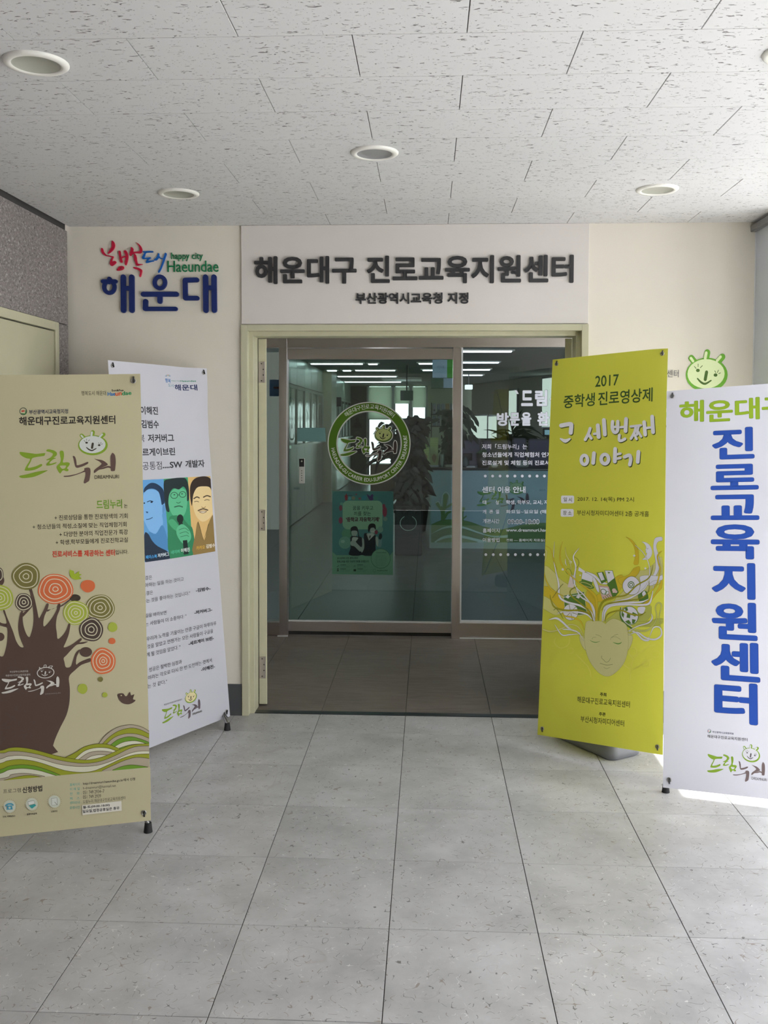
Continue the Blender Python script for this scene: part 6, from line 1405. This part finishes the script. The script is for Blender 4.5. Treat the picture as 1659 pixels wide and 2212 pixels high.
for r_, (yt, yb, lab) in enumerate(((872, 894.3, 'upper'), (898, 919.6, 'lower'))):
    for k in range(5):
        xa = 934.5+9.4*k; a1, b1 = onY(xa, yt, bY), onY(xa+7.6, yb, bY); m_ = BC[2] if (k == 3 and r_ == 0) else BC[(k+r_) % 2]
        t = thing('binder', '%s grey binder on the %s tier of the shelf' % (names_[k].replace('tan ', ''), lab) if not (k == 3 and r_ == 0) else 'tan binder, fourth on the upper tier of the shelf', 'binder', ((a1.x+b1.x)/2, bY, b1.z), 'binders on the office shelf')
        zb_ = (a_.z if r_ == 0 else b_.z); MB().box(a1.x, b1.x, bY, bY+.24, zb_, a1.z, m_, bev=.01).build('spine_box', t); MB().cyl(((a1.x+b1.x)/2, bY-.003, zb_+.08), ((a1.x+b1.x)/2, bY, zb_+.08), .02, BLACKP, n=10).build('finger_hole', t)
# desk screens behind the counter
SCR = mat('purple_grey_screen_fabric', '#6f6a80', rough=.8, noise=.02); SCF = mat('screen_frame', '#4a4a52', rough=.5)
for (xa, ya, xb, lab) in ((996, 949, 1041, 'plain purple-grey desk screen left of the notice text'), (1042, 951, 1106, 'middle purple-grey desk screen behind the dracaena'), (1107, 946, 1139, 'taller narrow desk screen, third from the mullion'), (1141, 948, 1190, 'desk screen at the right, beside the lime banner')):
    a_, b_ = onY(xa, ya, 8.35), onY(xb, ya, 8.35); t = thing('desk_screen', lab, 'screen', ((a_.x+b_.x)/2, 8.35, 0), 'desk screens behind the counter')
    MB().box(a_.x, b_.x-.01, 8.35, 8.39, .1, a_.z-.02, SCR).build('fabric_panel', t); MB().box(a_.x, b_.x-.01, 8.345, 8.395, a_.z-.02, a_.z, SCF).box(a_.x, a_.x+.02, 8.345, 8.395, 0, a_.z, SCF).box(b_.x-.03, b_.x-.01, 8.345, 8.395, 0, a_.z, SCF).build('frame', t)
# monitor, phone, pots and bits on the worktop
a_, b_ = onY(1001, 979, CYF+.4), onY(1020, 996, CYF+.4); t = thing('monitor', 'small black monitor on the counter behind the right pane', 'monitor', ((a_.x+b_.x)/2, CYF+.4, WTZ))
MB().box(a_.x, b_.x, CYF+.4, CYF+.43, b_.z+.005, a_.z, BLACKP, bev=.004).build('screen', t); MB().box((a_.x+b_.x)/2-.02, (a_.x+b_.x)/2+.02, CYF+.41, CYF+.43, WTZ, b_.z+.02, BLACKP).box(a_.x+.05, b_.x-.02, CYF+.34, CYF+.5, WTZ, WTZ+.01, BLACKP).build('stand', t)
a_, b_ = onY(1008, 1003, CYF+.1), onY(1026, 1006, CYF+.1); t = thing('paper_stack', 'thin white stack of paper at the front of the worktop', 'paper', ((a_.x+b_.x)/2, CYF+.15, WTZ)); MB().box(a_.x, b_.x, CYF+.08, CYF+.3, WTZ, WTZ+.012, WHITEM).build('sheets', t)
MBv = MB(); v_ = onY(1005, 1004, CYF+.14); t = thing('small_vase', 'small rounded grey vase on the worktop beside the monitor', 'vase', (v_.x, CYF+.14, WTZ)); MBv.lathe((v_.x, CYF+.14, WTZ), [(0, 0), (.025, 0), (.042, .04), (.038, .08), (.016, .12), (.018, .135), (.0, .12)], mat('grey_glaze', '#48585c', rough=.25), 20).build('body', t)
L_ = [([Vector((v_.x, CYF+.14, WTZ+.12)), Vector((v_.x+.02, CYF+.14, WTZ+.2)), Vector((v_.x+.05, CYF+.14, WTZ+.27))], .012)]
pp = onY(1043, 1004, CYF+.2); L_ = []
for k in range(22): L_.append((arch(Vector((pp.x, CYF+.2, WTZ+.17)), R_.uniform(.06, .12), R_.uniform(0, 2*PI), R_.uniform(.4, 1.3), .5, 4), .04))
potted('potted_plant', 'broad-leaved plant in a tapered brown pot on the worktop', pp.x, CYF+.2, WTZ, .085, .17, mat('brown_glaze', '#43403a', rough=.4), L_, MLF)
for i_, (px_, w_, h_, m_, lab) in enumerate(((971, .11, .055, mat('desk_phone_grey', '#8a9088', rough=.4), 'grey telephone beside the leaflets, left of the mullion'), (955, .04, .16, mat('clear_tumbler', '#5c7068', rough=.15), 'tall tumbler next to the leaflet stacks'), (1068, .09, .05, WHITEM, 'white rounded box on the worktop behind the lettering'), (1128, .16, .09, mat('pale_soft_box', '#8f9590', rough=.5), 'pale soft-edged box on the worktop behind the lettering'))):
    c = onY(px_, 1004, CYF+.16); t = thing(('telephone', 'tumbler', 'storage_box', 'storage_box')[i_], lab, ('phone', 'cup', 'box', 'box')[i_], (c.x, CYF+.16, WTZ))
    if i_ == 1: MB().cyl((c.x, CYF+.16, WTZ), (c.x, CYF+.16, WTZ+h_), .022, m_, r1=.03, n=16).build('glass', t)
    elif i_ == 0:
        MB().box(c.x-w_/2, c.x+w_/2, CYF+.1, CYF+.26, WTZ, WTZ+.03, m_, bev=.008).build('base', t); MB().tube([Vector((c.x-.05, CYF+.13, WTZ+.045)), Vector((c.x-.045, CYF+.18, WTZ+.055)), Vector((c.x-.05, CYF+.24, WTZ+.045))], .014, BLACKP, n=8).build('handset', t)
    else: MB().box(c.x-w_/2, c.x+w_/2, CYF+.12, CYF+.24, WTZ, WTZ+h_, m_, bev=.02).build('body', t); MB().box(c.x-w_/2-.002, c.x+w_/2+.002, CYF+.118, CYF+.242, WTZ+h_*.7, WTZ+h_*.76, TERL).build('lid_band', bpy.data.objects[t.name])
# wall screen at the right
a_, b_ = onY(1173, 925, 12.0), onY(1196, 943, 12.0); t = thing('display_screen', 'blue-grey glowing display screen on the right of the office', 'screen', ((a_.x+b_.x)/2, 12.0, 0))
MB().box(a_.x, b_.x, 12, 12.05, b_.z, a_.z, BLACKP, bev=.005).build('case', t); MB().box(a_.x+.03, b_.x-.03, 11.994, 12, b_.z+.03, a_.z-.03, mat('lit_screen', '#6f8f98', emit='#7f9fa8', estr=.5)).build('screen', t); MB().cyl(((a_.x+b_.x)/2, 12.03, 0), ((a_.x+b_.x)/2, 12.03, b_.z), .03, BLACKP, n=10).build('stand', t)
